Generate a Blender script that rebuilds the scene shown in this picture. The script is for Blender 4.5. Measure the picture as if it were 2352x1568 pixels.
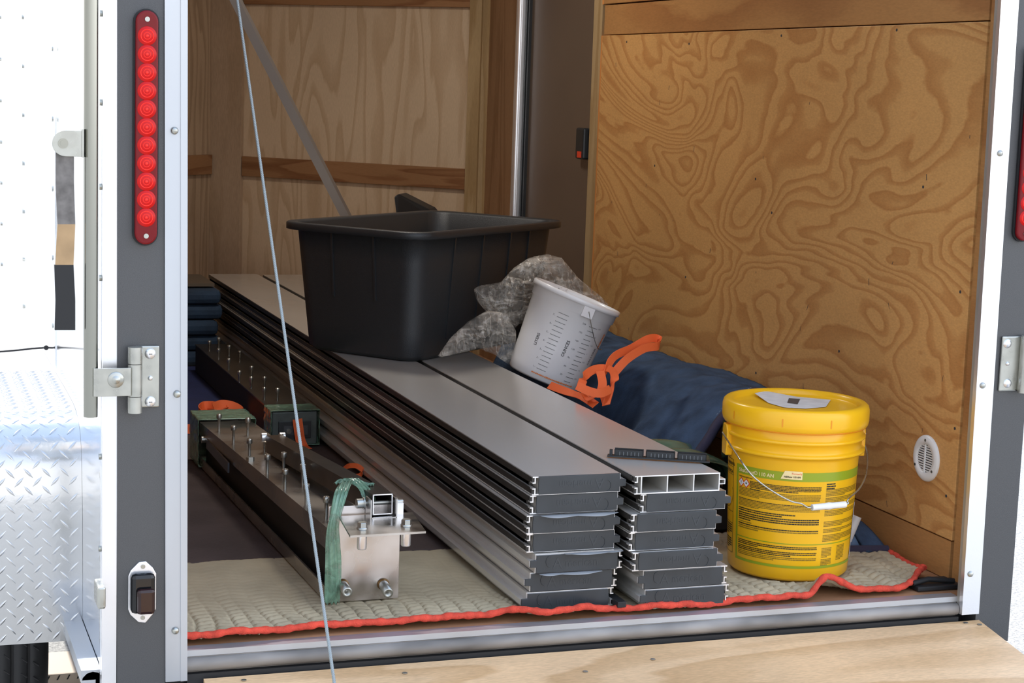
import bpy, math, random
from mathutils import Vector, Matrix, noise
random.seed(7)
PI=math.pi
C=bpy.context.scene.collection
for o in list(bpy.data.objects): bpy.data.objects.remove(o)

# ------------------------------------------------------------------ camera
YAW,PITCH,ROLL,FPX=0.34066834,0.14036692,0.0342764,4168.9
CAM=Vector((-1.3,-3.146,1.02))
_f=Vector((math.sin(YAW)*math.cos(PITCH),math.cos(YAW)*math.cos(PITCH),-math.sin(PITCH)))
_r=_f.cross(Vector((0,0,1))).normalized(); _u=_r.cross(_f)
_r2=_r*math.cos(ROLL)+_u*math.sin(ROLL); _u2=-_r*math.sin(ROLL)+_u*math.cos(ROLL)
cd=bpy.data.cameras.new('camera'); cam=bpy.data.objects.new('camera',cd); C.objects.link(cam)
cam.matrix_world=Matrix.Translation(CAM)@Matrix((_r2,_u2,-_f)).transposed().to_4x4()
cd.sensor_width=36; cd.lens=FPX/2352*36; cd.clip_start=0.05; cd.clip_end=200
bpy.context.scene.camera=cam
def ray(x,y): return _r2*((x-1176)/FPX)-_u2*((y-784)/FPX)+_f
def px(x,y,X=None,Y=None,Z=None):
    """measured photo point -> world point on the plane X=, Y= or Z="""
    d=ray(x,y)
    if X is not None: t=(X-CAM.x)/d.x
    elif Y is not None: t=(Y-CAM.y)/d.y
    else: t=(Z-CAM.z)/d.z
    return CAM+d*t

# ------------------------------------------------------------------ world, sun, exposure
W=bpy.data.worlds.new('world'); bpy.context.scene.world=W; W.use_nodes=True
nt=W.node_tree; N=nt.nodes; L=nt.links; N.clear()
out=N.new('ShaderNodeOutputWorld'); bg=N.new('ShaderNodeBackground'); tc=N.new('ShaderNodeTexCoord')
sep=N.new('ShaderNodeSeparateXYZ'); L.new(tc.outputs['Generated'],sep.inputs[0])
rz=N.new('ShaderNodeValToRGB'); L.new(sep.outputs['Z'],rz.inputs[0])
rz.color_ramp.elements[0].position=0.0; rz.color_ramp.elements[0].color=(1.0,1.0,1.0,1)
rz.color_ramp.elements[1].position=0.8; rz.color_ramp.elements[1].color=(0.50,0.66,0.95,1)
rx=N.new('ShaderNodeMapRange'); L.new(sep.outputs['X'],rx.inputs['Value'])
rx.inputs['From Min'].default_value=-1; rx.inputs['From Max'].default_value=1
rx.inputs['To Min'].default_value=0.85; rx.inputs['To Max'].default_value=2.2
L.new(rz.outputs[0],bg.inputs[0]); L.new(rx.outputs[0],bg.inputs[1]); L.new(bg.outputs[0],out.inputs[0])
sd=bpy.data.lights.new('sun','SUN'); sd.energy=4.5; sd.angle=math.radians(1.0); sd.color=(1,0.96,0.9)
sun=bpy.data.objects.new('sun',sd); C.objects.link(sun)
sun.rotation_euler=Vector((0.28,-0.75,-0.95)).to_track_quat('-Z','Y').to_euler()
ll=bpy.data.lights.new('added_fill_light','AREA'); ll.shape='DISK'; ll.size=0.34; ll.energy=9; ll.color=(1,0.93,0.84)  # added fill light, out of view, to brighten the deep interior
lo=bpy.data.objects.new('added_fill_light',ll); C.objects.link(lo); lo.location=(0.0,2.0,2.0)
sc=bpy.context.scene
sc.view_settings.view_transform='Standard'; sc.view_settings.look='None'
sc.view_settings.exposure=0.5; sc.view_settings.gamma=1; sc.view_settings.use_curve_mapping=False

# ------------------------------------------------------------------ materials
MATS={}
def _mat(name):
    m=bpy.data.materials.new(name); m.use_nodes=True; MATS[name]=m
    return m,m.node_tree.nodes,m.node_tree.links,m.node_tree.nodes['Principled BSDF']
def pbr(name,col,rough=0.5,metal=0.0,bump=0.0,bscale=50,var=0.0,vscale=8,rvar=0.0,spec=0.5,coat=0.0,stretch=(1,1,1),emit=None):
    if name in MATS: return MATS[name]
    m,N,L,b=_mat(name)
    b.inputs['Base Color'].default_value=(*col,1); b.inputs['Roughness'].default_value=rough
    b.inputs['Metallic'].default_value=metal; b.inputs['Specular IOR Level'].default_value=spec
    b.inputs['Coat Weight'].default_value=coat
    if emit: b.inputs['Emission Color'].default_value=(*emit[0],1); b.inputs['Emission Strength'].default_value=emit[1]
    tc=N.new('ShaderNodeTexCoord'); mp=N.new('ShaderNodeMapping'); mp.inputs['Scale'].default_value=stretch
    L.new(tc.outputs['Object'],mp.inputs[0])
    if bump:
        n=N.new('ShaderNodeTexNoise'); n.inputs['Scale'].default_value=bscale; n.inputs['Detail'].default_value=4
        L.new(mp.outputs[0],n.inputs['Vector'])
        bp=N.new('ShaderNodeBump'); bp.inputs['Strength'].default_value=bump; bp.inputs['Distance'].default_value=0.002
        L.new(n.outputs['Fac'],bp.inputs['Height']); L.new(bp.outputs[0],b.inputs['Normal'])
    if var or rvar:
        n=N.new('ShaderNodeTexNoise'); n.inputs['Scale'].default_value=vscale; n.inputs['Detail'].default_value=2.5; n.inputs['Roughness'].default_value=0.5
        L.new(mp.outputs[0],n.inputs['Vector'])
        if var:
            r=N.new('ShaderNodeValToRGB'); e=r.color_ramp.elements
            e[0].position=0.3; e[1].position=0.7
            e[0].color=(*[c*(1-var) for c in col],1); e[1].color=(*[min(1,c*(1+var)) for c in col],1)
            L.new(n.outputs['Fac'],r.inputs[0]); L.new(r.outputs[0],b.inputs['Base Color'])
        if rvar:
            r=N.new('ShaderNodeMapRange'); r.inputs['From Min'].default_value=0.35; r.inputs['From Max'].default_value=0.65
            r.inputs['To Min'].default_value=max(0.02,rough-rvar); r.inputs['To Max'].default_value=min(1,rough+rvar)
            L.new(n.outputs['Fac'],r.inputs['Value']); L.new(r.outputs[0],b.inputs['Roughness'])
    return m
def ply(name,light,dark,along,across,rings=7,rot=0.0,seed=0.0,rough=0.5,dist=0.5,detail=2.0,stain=0.12,edge=0.5):
    """plywood: contour bands of a stretched noise; along/across = scale vectors"""
    if name in MATS: return MATS[name]
    m,N,L,b=_mat(name); b.inputs['Roughness'].default_value=rough; b.inputs['Specular IOR Level'].default_value=0.3
    tc=N.new('ShaderNodeTexCoord'); m0=N.new('ShaderNodeMapping'); m0.inputs['Rotation'].default_value=(0,0,rot)
    m0.inputs['Location'].default_value=(seed,seed*1.7,seed*0.6)
    L.new(tc.outputs['Object'],m0.inputs[0])
    m1=N.new('ShaderNodeMapping'); m1.inputs['Scale'].default_value=along; L.new(m0.outputs[0],m1.inputs[0])
    n=N.new('ShaderNodeTexNoise'); n.inputs['Scale'].default_value=1; n.inputs['Detail'].default_value=detail; n.inputs['Roughness'].default_value=0.42; n.inputs['Distortion'].default_value=dist
    L.new(m1.outputs[0],n.inputs['Vector'])
    mu=N.new('ShaderNodeMath'); mu.operation='MULTIPLY'; mu.inputs[1].default_value=rings*2.2; L.new(n.outputs['Fac'],mu.inputs[0])
    # ragged edges
    mz=N.new('ShaderNodeMapping'); mz.inputs['Scale'].default_value=across; L.new(m0.outputs[0],mz.inputs[0])
    n2=N.new('ShaderNodeTexNoise'); n2.inputs['Scale'].default_value=1; n2.inputs['Detail'].default_value=3; L.new(mz.outputs[0],n2.inputs['Vector'])
    ad=N.new('ShaderNodeMath'); ad.operation='MULTIPLY_ADD'; ad.inputs[1].default_value=0.35; L.new(n2.outputs['Fac'],ad.inputs[0]); L.new(mu.outputs[0],ad.inputs[2])
    fr=N.new('ShaderNodeMath'); fr.operation='FRACT'; L.new(ad.outputs[0],fr.inputs[0])
    r=N.new('ShaderNodeValToRGB'); e=r.color_ramp.elements
    e[0].position=0.0; e[0].color=(*light,1); e[1].position=1.0; e[1].color=(*light,1)
    a=e.new(edge); a.color=(*[l*0.92+d*0.08 for l,d in zip(light,dark)],1)
    a=e.new(edge+0.10); a.color=(*[l*0.45+d*0.55 for l,d in zip(light,dark)],1)
    a=e.new(0.90); a.color=(*dark,1)
    a=e.new(0.96); a.color=(*[l*0.6+d*0.4 for l,d in zip(light,dark)],1)
    L.new(fr.outputs[0],r.inputs[0])
    # fine fibre + stain
    m3=N.new('ShaderNodeMapping'); m3.inputs['Scale'].default_value=[s*9 for s in across]; L.new(m0.outputs[0],m3.inputs[0])
    n3=N.new('ShaderNodeTexNoise'); n3.inputs['Scale'].default_value=1; n3.inputs['Detail'].default_value=2; L.new(m3.outputs[0],n3.inputs['Vector'])
    n4=N.new('ShaderNodeTexNoise'); n4.inputs['Scale'].default_value=2.5; n4.inputs['Detail'].default_value=4; L.new(m0.outputs[0],n4.inputs['Vector'])
    s=N.new('ShaderNodeMath'); s.operation='ADD'; L.new(n3.outputs['Fac'],s.inputs[0]); L.new(n4.outputs['Fac'],s.inputs[1])
    mr=N.new('ShaderNodeMapRange'); mr.inputs['From Min'].default_value=0.7; mr.inputs['From Max'].default_value=1.3
    mr.inputs['To Min'].default_value=1-stain; mr.inputs['To Max'].default_value=1+stain; L.new(s.outputs[0],mr.inputs['Value'])
    mx=N.new('ShaderNodeVectorMath'); mx.operation='SCALE'; L.new(r.outputs[0],mx.inputs[0]); L.new(mr.outputs[0],mx.inputs['Scale'])
    L.new(mx.outputs[0],b.inputs['Base Color'])
    return m

# ------------------------------------------------------------------ mesh helpers
class MB:
    def __init__(s): s.v=[]; s.f=[]; s.sm=[]
    def add(s,vs,fs,sm=False):
        k=len(s.v); s.v+= [Vector(v) for v in vs]; s.f+=[tuple(i+k for i in f) for f in fs]; s.sm+=[sm]*len(fs); return s
    def box(s,a,b,M=None):
        (x0,y0,z0),(x1,y1,z1)=a,b
        if x0>x1:x0,x1=x1,x0
        if y0>y1:y0,y1=y1,y0
        if z0>z1:z0,z1=z1,z0
        vs=[(x0,y0,z0),(x1,y0,z0),(x1,y1,z0),(x0,y1,z0),(x0,y0,z1),(x1,y0,z1),(x1,y1,z1),(x0,y1,z1)]
        if M: vs=[M@Vector(v) for v in vs]
        return s.add(vs,[(0,3,2,1),(4,5,6,7),(0,1,5,4),(1,2,6,5),(2,3,7,6),(3,0,4,7)])
    def prism(s,poly,axis,a,b,M=None,f=None):
        """polygon in the plane normal to axis, extruded from a to b"""
        def P(p,t):
            if axis=='y': v=Vector((p[0],t,p[1]))
            elif axis=='x': v=Vector((t,p[0],p[1]))
            else: v=Vector((p[0],p[1],t))
            if f: v=Vector(f(v))
            return M@v if M else v
        n=len(poly); vs=[P(p,a) for p in poly]+[P(p,b) for p in poly]
        fs=[tuple(range(n)),tuple(range(2*n-1,n-1,-1))]+[(i,n+i,n+(i+1)%n,(i+1)%n) for i in range(n)]
        return s.add(vs,fs)
    def tube(s,pts,r,n=10,cap=True,sm=True):
        pts=[Vector(p) for p in pts]; rs=r if isinstance(r,(list,tuple)) else [r]*len(pts)
        vs=[]; fs=[]; up=None
        for i,p in enumerate(pts):
            t=(pts[min(i+1,len(pts)-1)]-pts[max(i-1,0)]).normalized()
            if up is None:
                up=Vector((0,0,1)) if abs(t.z)<0.9 else Vector((1,0,0))
            a=(up-t*up.dot(t)).normalized(); b=t.cross(a); up=a
            for k in range(n):
                th=2*PI*k/n; vs.append(p+a*(math.cos(th)*rs[i])+b*(math.sin(th)*rs[i]))
        for i in range(len(pts)-1):
            for k in range(n):
                k2=(k+1)%n; fs.append((i*n+k,i*n+k2,(i+1)*n+k2,(i+1)*n+k))
        s.add(vs,fs,sm)
        if cap:
            m=len(pts)-1
            s.add(vs[:n],[tuple(range(n-1,-1,-1))]); s.add(vs[m*n:],[tuple(range(n))])
        return s
    def lathe(s,prof,n=48,M=None,sm=True,close=False):
        """prof: list of (r,z)"""
        vs=[]; fs=[]
        for r,z in prof:
            for k in range(n):
                th=2*PI*k/n; v=Vector((r*math.cos(th),r*math.sin(th),z)); vs.append(M@v if M else v)
        m=len(prof)
        for i in range(m-1+(1 if close else 0)):
            j=(i+1)%m
            for k in range(n):
                k2=(k+1)%n; fs.append((i*n+k,i*n+k2,j*n+k2,j*n+k))
        return s.add(vs,fs,sm)
    def disc(s,c,r,nrm,h,n=16,M=None):
        q=Vector(nrm).to_track_quat('Z','Y').to_matrix().to_4x4(); T=Matrix.Translation(Vector(c))@q
        if M: T=M@T
        s.lathe([(0.0001,0),(r,0),(r,h),(0.0001,h)],n,T,sm=False); return s
    def ribbon(s,pts,w,nrms,th=0.0016):
        """strap along pts; nrms = width direction per point (or one)"""
        pts=[Vector(p) for p in pts]; n=len(pts)
        if not isinstance(nrms,list): nrms=[nrms]*n
        vs=[]
        for i,p in enumerate(pts):
            t=(pts[min(i+1,n-1)]-pts[max(i-1,0)]).normalized(); wd=Vector(nrms[i]); wd=(wd-t*wd.dot(t)).normalized()
            vs+=[p+wd*w/2,p,p-wd*w/2]
        fs=[]
        for i in range(n-1):
            for k in range(2): fs.append((3*i+k,3*i+3+k,3*i+4+k,3*i+1+k))
        return s.add(vs,fs,True)
    def grid(s,f,nu,nv,sm=True):
        vs=[f(i/nu,j/nv) for j in range(nv+1) for i in range(nu+1)]
        fs=[(j*(nu+1)+i,j*(nu+1)+i+1,(j+1)*(nu+1)+i+1,(j+1)*(nu+1)+i) for j in range(nv) for i in range(nu)]
        return s.add(vs,fs,sm)
    def build(s,name,mat,parent=None,solid=0,bev=0,sharp=False):
        me=bpy.data.meshes.new(name)
        off=Vector(parent['_o']) if parent is not None and '_o' in parent else Vector((0,0,0))
        me.from_pydata([tuple(v-off) for v in s.v],[],s.f); me.update()
        me.polygons.foreach_set('use_smooth',s.sm)
        o=bpy.data.objects.new(name,me); C.objects.link(o)
        if mat: me.materials.append(mat)
        if parent is not None: o.parent=parent; o['_o']=list(off)
        if solid:
            md=o.modifiers.new('solid','SOLIDIFY'); md.thickness=solid; md.offset=0
        if mat is M_orange:
            md=o.modifiers.new('split','EDGE_SPLIT'); md.split_angle=math.radians(50)
        if bev:
            md=o.modifiers.new('bev','BEVEL'); md.width=bev; md.segments=2; md.limit_method='ANGLE'
        return o
def tag(o,label=None,cat=None,group=None,kind=None):
    if label: o['label']=label
    if cat: o['category']=cat
    if group: o['group']=group
    if kind: o['kind']=kind
    return o
def thing(name,loc,label,cat,group=None):
    e=bpy.data.objects.new(name,None); C.objects.link(e); e.location=loc; e['_o']=list(loc); e.empty_display_size=0.05
    return tag(e,label,cat,group)
def struct(name,mb,mat,label=None,**k):
    o=mb.build(name,mat,**k); o['kind']='structure'; o['label']=label or name.replace('_',' '); o['category']=name.split('_')[0]; o['_o']=[0,0,0]
    return o
def text2d(s,size,align='LEFT',bold=0.0):
    cu=bpy.data.curves.new('t','FONT'); cu.body=s; cu.size=size; cu.align_x=align; cu.resolution_u=3; cu.offset=bold
    o=bpy.data.objects.new('t',cu); C.objects.link(o); bpy.context.view_layer.update()
    me=bpy.data.meshes.new_from_object(o.evaluated_get(bpy.context.evaluated_depsgraph_get()))
    vs=[(v.co.x,v.co.y) for v in me.vertices]; fs=[tuple(p.vertices) for p in me.polygons]
    bpy.data.objects.remove(o); bpy.data.curves.remove(cu); bpy.data.meshes.remove(me)
    return vs,fs
def smooth_path(pts,n=6):
    pts=[Vector(p) for p in pts]; o=[]
    for i in range(len(pts)-1):
        p0=pts[max(i-1,0)];p1=pts[i];p2=pts[i+1];p3=pts[min(i+2,len(pts)-1)]
        for k in range(n):
            t=k/n; o.append(0.5*((2*p1)+(p2-p0)*t+(2*p0-5*p1+4*p2-p3)*t*t+(-p0+3*p1-3*p2+p3)*t**3))
    o.append(pts[-1]); return o
def lerp(pts,x):
    if x<=pts[0][0]: return pts[0][1]
    for (a,b),(c,d) in zip(pts,pts[1:]):
        if x<=c: return b+(d-b)*(x-a)/(c-a) if c>a else d
    return pts[-1][1]

# palette
M_alu=pbr('aluminium_trim',(0.52,0.54,0.57),0.40,0.7,var=0.05,vscale=6,rvar=0.08,stretch=(1,1,0.3))
M_alu_bright=pbr('bright_aluminium',(0.9,0.9,0.92),0.28,0.85,bump=0.05,bscale=200)
M_skin=pbr('polished_skin',(0.90,0.92,0.95),0.12,1.0,bump=0.25,bscale=3)
M_plate=pbr('tread_plate',(0.56,0.565,0.57),0.18,0.88,bump=0.10,bscale=60)
M_post=pbr('grey_powder_coat',(0.085,0.085,0.087),0.42,0.35,bump=0.25,bscale=900,var=0.12,vscale=700)
M_zinc=pbr('zinc_plated_steel',(0.46,0.46,0.42),0.33,0.9,var=0.12,vscale=30,rvar=0.1)
M_bar=pbr('bar_steel',(0.34,0.34,0.30),0.22,1.0)
M_steel=pbr('stainless_steel',(0.52,0.50,0.48),0.30,1.0,var=0.15,vscale=9,rvar=0.16)
M_steel_dark=pbr('brown_reflective_steel',(0.38,0.345,0.30),0.27,0.8,var=0.2,vscale=6,rvar=0.1)
M_black=pbr('black_rubber',(0.012,0.012,0.013),0.6)
M_blackpl=pbr('black_plastic',(0.017,0.019,0.021),0.42,bump=0.15,bscale=500)
M_tote=pbr('black_tote_plastic',(0.020,0.023,0.026),0.40,bump=0.35,bscale=600)
M_cap=pbr('dark_grey_cap_plastic',(0.034,0.039,0.044),0.36,var=0.2,vscale=12,rvar=0.1)
M_beamtop=pbr('mill_aluminium',(0.68,0.66,0.62),0.24,0.5,var=0.04,vscale=2,rvar=0.03,stretch=(1,0.4,1),bump=0.04,bscale=260)
M_rust=pbr('dirty_steel',(0.24,0.22,0.20),0.65,0.2,var=0.6,vscale=14,bump=0.4,bscale=60,stretch=(0.4,1,1))
M_orange=pbr('orange_webbing',(0.95,0.16,0.035),0.62,bump=0.5,bscale=900)
M_redtrim=pbr('red_blanket_binding',(0.64,0.065,0.035),0.9,bump=0.8,bscale=350,var=0.2,vscale=60)
M_blue=pbr('blue_blanket',(0.045,0.078,0.140),0.85,bump=0.9,bscale=160,var=0.3,vscale=18,spec=0.2)
M_bluedk=pbr('navy_binding',(0.035,0.030,0.060),0.8,bump=0.5,bscale=300)
M_yellow=pbr('yellow_plastic',(0.93,0.50,0.010),0.28,var=0.04,vscale=5,spec=0.5)
M_white=pbr('white_plastic',(0.80,0.80,0.78),0.35)
M_paper=pbr('white_paper',(0.68,0.67,0.65),0.6,var=0.1,vscale=40)
M_print=pbr('black_print',(0.03,0.025,0.01),0.5)
M_ink=pbr('olive_print',(0.27,0.17,0.01),0.5)
M_green=pbr('green_print',(0.30,0.37,0.015),0.35)
M_redp=pbr('red_print',(0.75,0.06,0.02),0.4)
M_cream=pbr('cream_print',(0.90,0.72,0.36),0.4)
M_inkgrey=pbr('grey_print',(0.06,0.06,0.065),0.5)
M_orangep=pbr('orange_print',(0.85,0.22,0.01),0.4)
M_galv=pbr('painted_cable',(0.30,0.34,0.35),0.5,0.2)
M_red=pbr('red_lens',(0.16,0.001,0.004),0.25,spec=0.3)
M_redled=pbr('red_led',(0.42,0.002,0.002),0.3,spec=0.3,emit=((1,0.004,0.003),0.10))
M_redring=pbr('red_led_ring',(0.9,0.03,0.02),0.25,spec=0.3,emit=((1,0.02,0.01),0.30))

def translucent(name,col,dens=0.5,scale=25,white=0.7):
    m,N,L,b=_mat(name); b.inputs['Base Color'].default_value=(*col,1); b.inputs['Roughness'].default_value=0.22
    b.inputs['Coat Weight'].default_value=0.6; b.inputs['Coat Roughness'].default_value=0.1
    tr=N.new('ShaderNodeBsdfTransparent'); mx=N.new('ShaderNodeMixShader'); o=[n for n in N if n.type=='OUTPUT_MATERIAL'][0]
    tc=N.new('ShaderNodeTexCoord'); n=N.new('ShaderNodeTexNoise'); n.inputs['Scale'].default_value=scale; n.inputs['Detail'].default_value=6; n.inputs['Distortion'].default_value=1.5
    L.new(tc.outputs['Object'],n.inputs['Vector'])
    mr=N.new('ShaderNodeMapRange'); mr.inputs['From Min'].default_value=0.35; mr.inputs['From Max'].default_value=0.68
    mr.inputs['To Min'].default_value=dens*0.35; mr.inputs['To Max'].default_value=min(1,dens*1.6); L.new(n.outputs['Fac'],mr.inputs['Value'])
    lw=N.new('ShaderNodeLayerWeight'); lw.inputs['Blend'].default_value=0.35
    ad=N.new('ShaderNodeMath'); ad.operation='MULTIPLY_ADD'; ad.use_clamp=True; L.new(lw.outputs['Facing'],ad.inputs[0]); ad.inputs[1].default_value=white*0.6; L.new(mr.outputs[0],ad.inputs[2])
    bp=N.new('ShaderNodeBump'); bp.inputs['Strength'].default_value=0.9; bp.inputs['Distance'].default_value=0.0025; L.new(n.outputs['Fac'],bp.inputs['Height']); L.new(bp.outputs[0],b.inputs['Normal'])
    L.new(ad.outputs[0],mx.inputs[0]); L.new(tr.outputs[0],mx.inputs[1]); L.new(b.outputs[0],mx.inputs[2]); L.new(mx.outputs[0],o.inputs[0])
    return m
def film_mat():
    m,N,L,b=_mat('clear_plastic_film'); b.inputs['Base Color'].default_value=(0.70,0.65,0.57,1); b.inputs['Roughness'].default_value=0.14; b.inputs['Specular IOR Level'].default_value=0.8
    tr=N.new('ShaderNodeBsdfTransparent'); mx=N.new('ShaderNodeMixShader'); o=[n for n in N if n.type=='OUTPUT_MATERIAL'][0]
    tc=N.new('ShaderNodeTexCoord'); acc=None
    for sc_,st,wt,k in ((3.2,(1,1,3.4),0.40,15.0),(7,(3.2,1,0.6),0.36,12.0),(18,(0.6,1,2.6),0.16,9.0)):
        mp=N.new('ShaderNodeMapping'); mp.inputs['Scale'].default_value=st; mp.inputs['Rotation'].default_value=(0,0.6 if sc_==7 else -0.5,0); L.new(tc.outputs['Object'],mp.inputs[0])
        n=N.new('ShaderNodeTexNoise'); n.inputs['Scale'].default_value=sc_; n.inputs['Detail'].default_value=3; n.inputs['Distortion'].default_value=1.2; L.new(mp.outputs[0],n.inputs['Vector'])
        a=N.new('ShaderNodeMath'); a.operation='SUBTRACT'; a.inputs[1].default_value=0.5; L.new(n.outputs['Fac'],a.inputs[0])
        c=N.new('ShaderNodeMath'); c.operation='ABSOLUTE'; L.new(a.outputs[0],c.inputs[0])
        d=N.new('ShaderNodeMath'); d.operation='MULTIPLY_ADD'; d.inputs[1].default_value=-k; d.inputs[2].default_value=1.0; d.use_clamp=True; L.new(c.outputs[0],d.inputs[0])
        e=N.new('ShaderNodeMath'); e.operation='POWER'; e.inputs[1].default_value=2.0; L.new(d.outputs[0],e.inputs[0])
        f=N.new('ShaderNodeMath'); f.operation='MULTIPLY_ADD'; f.inputs[1].default_value=wt; L.new(e.outputs[0],f.inputs[0])
        if acc is None: f.inputs[2].default_value=0.09
        else: L.new(acc.outputs[0],f.inputs[2])
        acc=f
    acc.use_clamp=True
    bp=N.new('ShaderNodeBump'); bp.inputs['Strength'].default_value=1.0; bp.inputs['Distance'].default_value=0.006; L.new(acc.outputs[0],bp.inputs['Height']); L.new(bp.outputs[0],b.inputs['Normal'])
    L.new(acc.outputs[0],mx.inputs[0]); L.new(tr.outputs[0],mx.inputs[1]); L.new(b.outputs[0],mx.inputs[2]); L.new(mx.outputs[0],o.inputs[0]); return m
M_film=film_mat()
M_gwrap=translucent('green_shrink_wrap',(0.20,0.36,0.25),0.75,30,0.5)
M_gwrapd=translucent('dark_green_shrink_wrap',(0.055,0.10,0.07),0.85,22,0.5)

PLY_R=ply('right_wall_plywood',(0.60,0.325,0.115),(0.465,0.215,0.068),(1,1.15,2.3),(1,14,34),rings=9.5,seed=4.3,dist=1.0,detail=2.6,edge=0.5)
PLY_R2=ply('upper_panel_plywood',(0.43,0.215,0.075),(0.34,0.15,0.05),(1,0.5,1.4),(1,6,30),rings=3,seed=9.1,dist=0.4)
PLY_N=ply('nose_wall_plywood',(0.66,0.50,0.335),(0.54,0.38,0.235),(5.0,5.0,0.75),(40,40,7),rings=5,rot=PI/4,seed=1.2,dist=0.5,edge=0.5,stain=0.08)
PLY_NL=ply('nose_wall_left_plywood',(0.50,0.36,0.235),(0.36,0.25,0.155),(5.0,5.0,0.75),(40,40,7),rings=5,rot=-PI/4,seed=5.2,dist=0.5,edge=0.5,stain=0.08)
WOOD_POST=ply('pale_framing_lumber',(0.43,0.30,0.155),(0.34,0.22,0.10),(9,9,0.5),(60,60,6),rings=2.5,seed=2.2,dist=0.2)
WOOD_RAIL=ply('brown_framing_rail',(0.34,0.175,0.080),(0.23,0.10,0.042),(1.2,1.2,14),(5,5,90),rings=2.5,rot=PI/4,seed=4.2,dist=0.2)
WOOD_SIDE=ply('side_wall_plywood',(0.33,0.185,0.095),(0.25,0.13,0.06),(1,6,0.8),(30,30,6),rings=3,seed=6.2)
WOOD_RAMP=ply('ramp_plywood',(0.72,0.48,0.27),(0.58,0.36,0.18),(0.8,3.2,1),(8,40,1),rings=4,seed=7.7,dist=0.5,stain=0.16,edge=0.35)
WOOD_FLOOR=ply('floor_plywood',(0.42,0.23,0.12),(0.32,0.16,0.08),(0.8,3.2,1),(8,40,1),rings=3,seed=8.7)
WOOD_EDGE=pbr('plywood_edge',(0.62,0.24,0.06),0.7,var=0.45,vscale=400,stretch=(1,3,0.02))

# ------------------------------------------------------------------ ground
def ground():
    m,N,L,b=_mat('pale_gravel'); b.inputs['Roughness'].default_value=0.9
    tc=N.new('ShaderNodeTexCoord'); n=N.new('ShaderNodeTexNoise'); n.inputs['Scale'].default_value=90; n.inputs['Detail'].default_value=6; n.inputs['Roughness'].default_value=0.8
    L.new(tc.outputs['Object'],n.inputs['Vector']); r=N.new('ShaderNodeValToRGB'); e=r.color_ramp.elements
    e[0].position=0.38; e[0].color=(0.17,0.17,0.165,1); e[1].position=0.62; e[1].color=(0.50,0.49,0.46,1)
    L.new(n.outputs['Fac'],r.inputs[0]); L.new(r.outputs[0],b.inputs['Base Color'])
    g=MB().add([(-60,-60,-0.5),(60,-60,-0.5),(60,60,-0.5),(-60,60,-0.5)],[(0,1,2,3)])
    struct('ground',g,m,'pale grey gravel yard under and around the trailer')
ground()

# ------------------------------------------------------------------ trailer shell
XW=0.86; ZC=2.05
floor=struct('floor',MB().box((-0.87,0.0,-0.03),(0.89,4.3,0.0)),WOOD_FLOOR,'plywood trailer floor showing beside the rear right corner')
ce=struct('ceiling',MB().box((-0.93,-0.03,ZC),(0.93,4.4,ZC+0.05)),pbr('ceiling_white',(0.62,0.58,0.52),0.6),'trailer ceiling')
MB().lathe([(0.19,0.0),(0.19,-0.012),(0.17,-0.03),(0.0001,-0.04)],32,Matrix.Translation((0,2.0,ZC))).build('added_fill_dome',pbr('fill_dome_glow',(0.8,0.8,0.8),0.5,emit=((1,0.93,0.84),2.0)),ce)  # glowing dome added out of view to go with the fill light
# right wall: backing, main panel, upper panel, lower strip, rear jamb strip
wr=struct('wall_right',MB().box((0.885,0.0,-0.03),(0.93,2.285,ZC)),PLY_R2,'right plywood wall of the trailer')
MB().box((XW,0.098,0.089),(0.884,2.20,1.1815)).build('plywood_panel',PLY_R,wr,bev=0.0015)
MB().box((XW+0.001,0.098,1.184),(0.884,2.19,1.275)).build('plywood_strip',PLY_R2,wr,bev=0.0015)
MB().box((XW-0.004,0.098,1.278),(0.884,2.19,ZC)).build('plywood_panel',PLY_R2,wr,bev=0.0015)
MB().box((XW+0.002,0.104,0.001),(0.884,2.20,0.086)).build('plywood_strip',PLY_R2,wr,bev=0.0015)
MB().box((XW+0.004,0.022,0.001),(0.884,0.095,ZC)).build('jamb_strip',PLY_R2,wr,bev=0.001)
MB().box((XW+0.0015,2.2005,0.089),(0.884,2.212,1.1815)).box((XW-0.002,2.1905,1.278),(0.884,2.205,ZC)).build('panel_edge',WOOD_EDGE,wr)
MB().box((XW+0.003,2.2125,0.001),(0.884,2.285,ZC)).build('stud',WOOD_POST,wr)
sk=MB()
for y,z in ((2.0,1.16),(1.55,1.15),(1.0,1.165),(0.45,1.17),(1.1,0.80),(1.0,0.72),(0.30,0.83),(1.75,0.8),(0.13,0.62),(1.04,0.30),(0.13,0.18),(0.62,0.42),(1.5,0.5),(0.115,0.33)):
    sk.disc((XW,y,z),0.0035,(-1,0,0),0.0006,8)
sk.build('screw_head',pbr('dark_screw',(0.07,0.08,0.09),0.5,0.5),wr)
# scuffs on the ply (stains with a shape of their own)
sf=MB(); rs=random.Random(5)
for k in range(34):
    y=rs.uniform(0.11,2.1); z=rs.uniform(0.1,0.75) if k<26 else rs.uniform(0.75,1.1); l=rs.uniform(0.004,0.016); w=rs.uniform(0.0008,0.0022)
    sf.box((XW-0.0004,y,z),(XW,y+w,z+l),Matrix.Translation((0,y,z))@Matrix.Rotation(rs.uniform(-0.5,0.5),4,'X')@Matrix.Translation((0,-y,-z)))
sf.build('scuff_mark',pbr('scuff',(0.10,0.07,0.05),0.7),wr)
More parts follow.
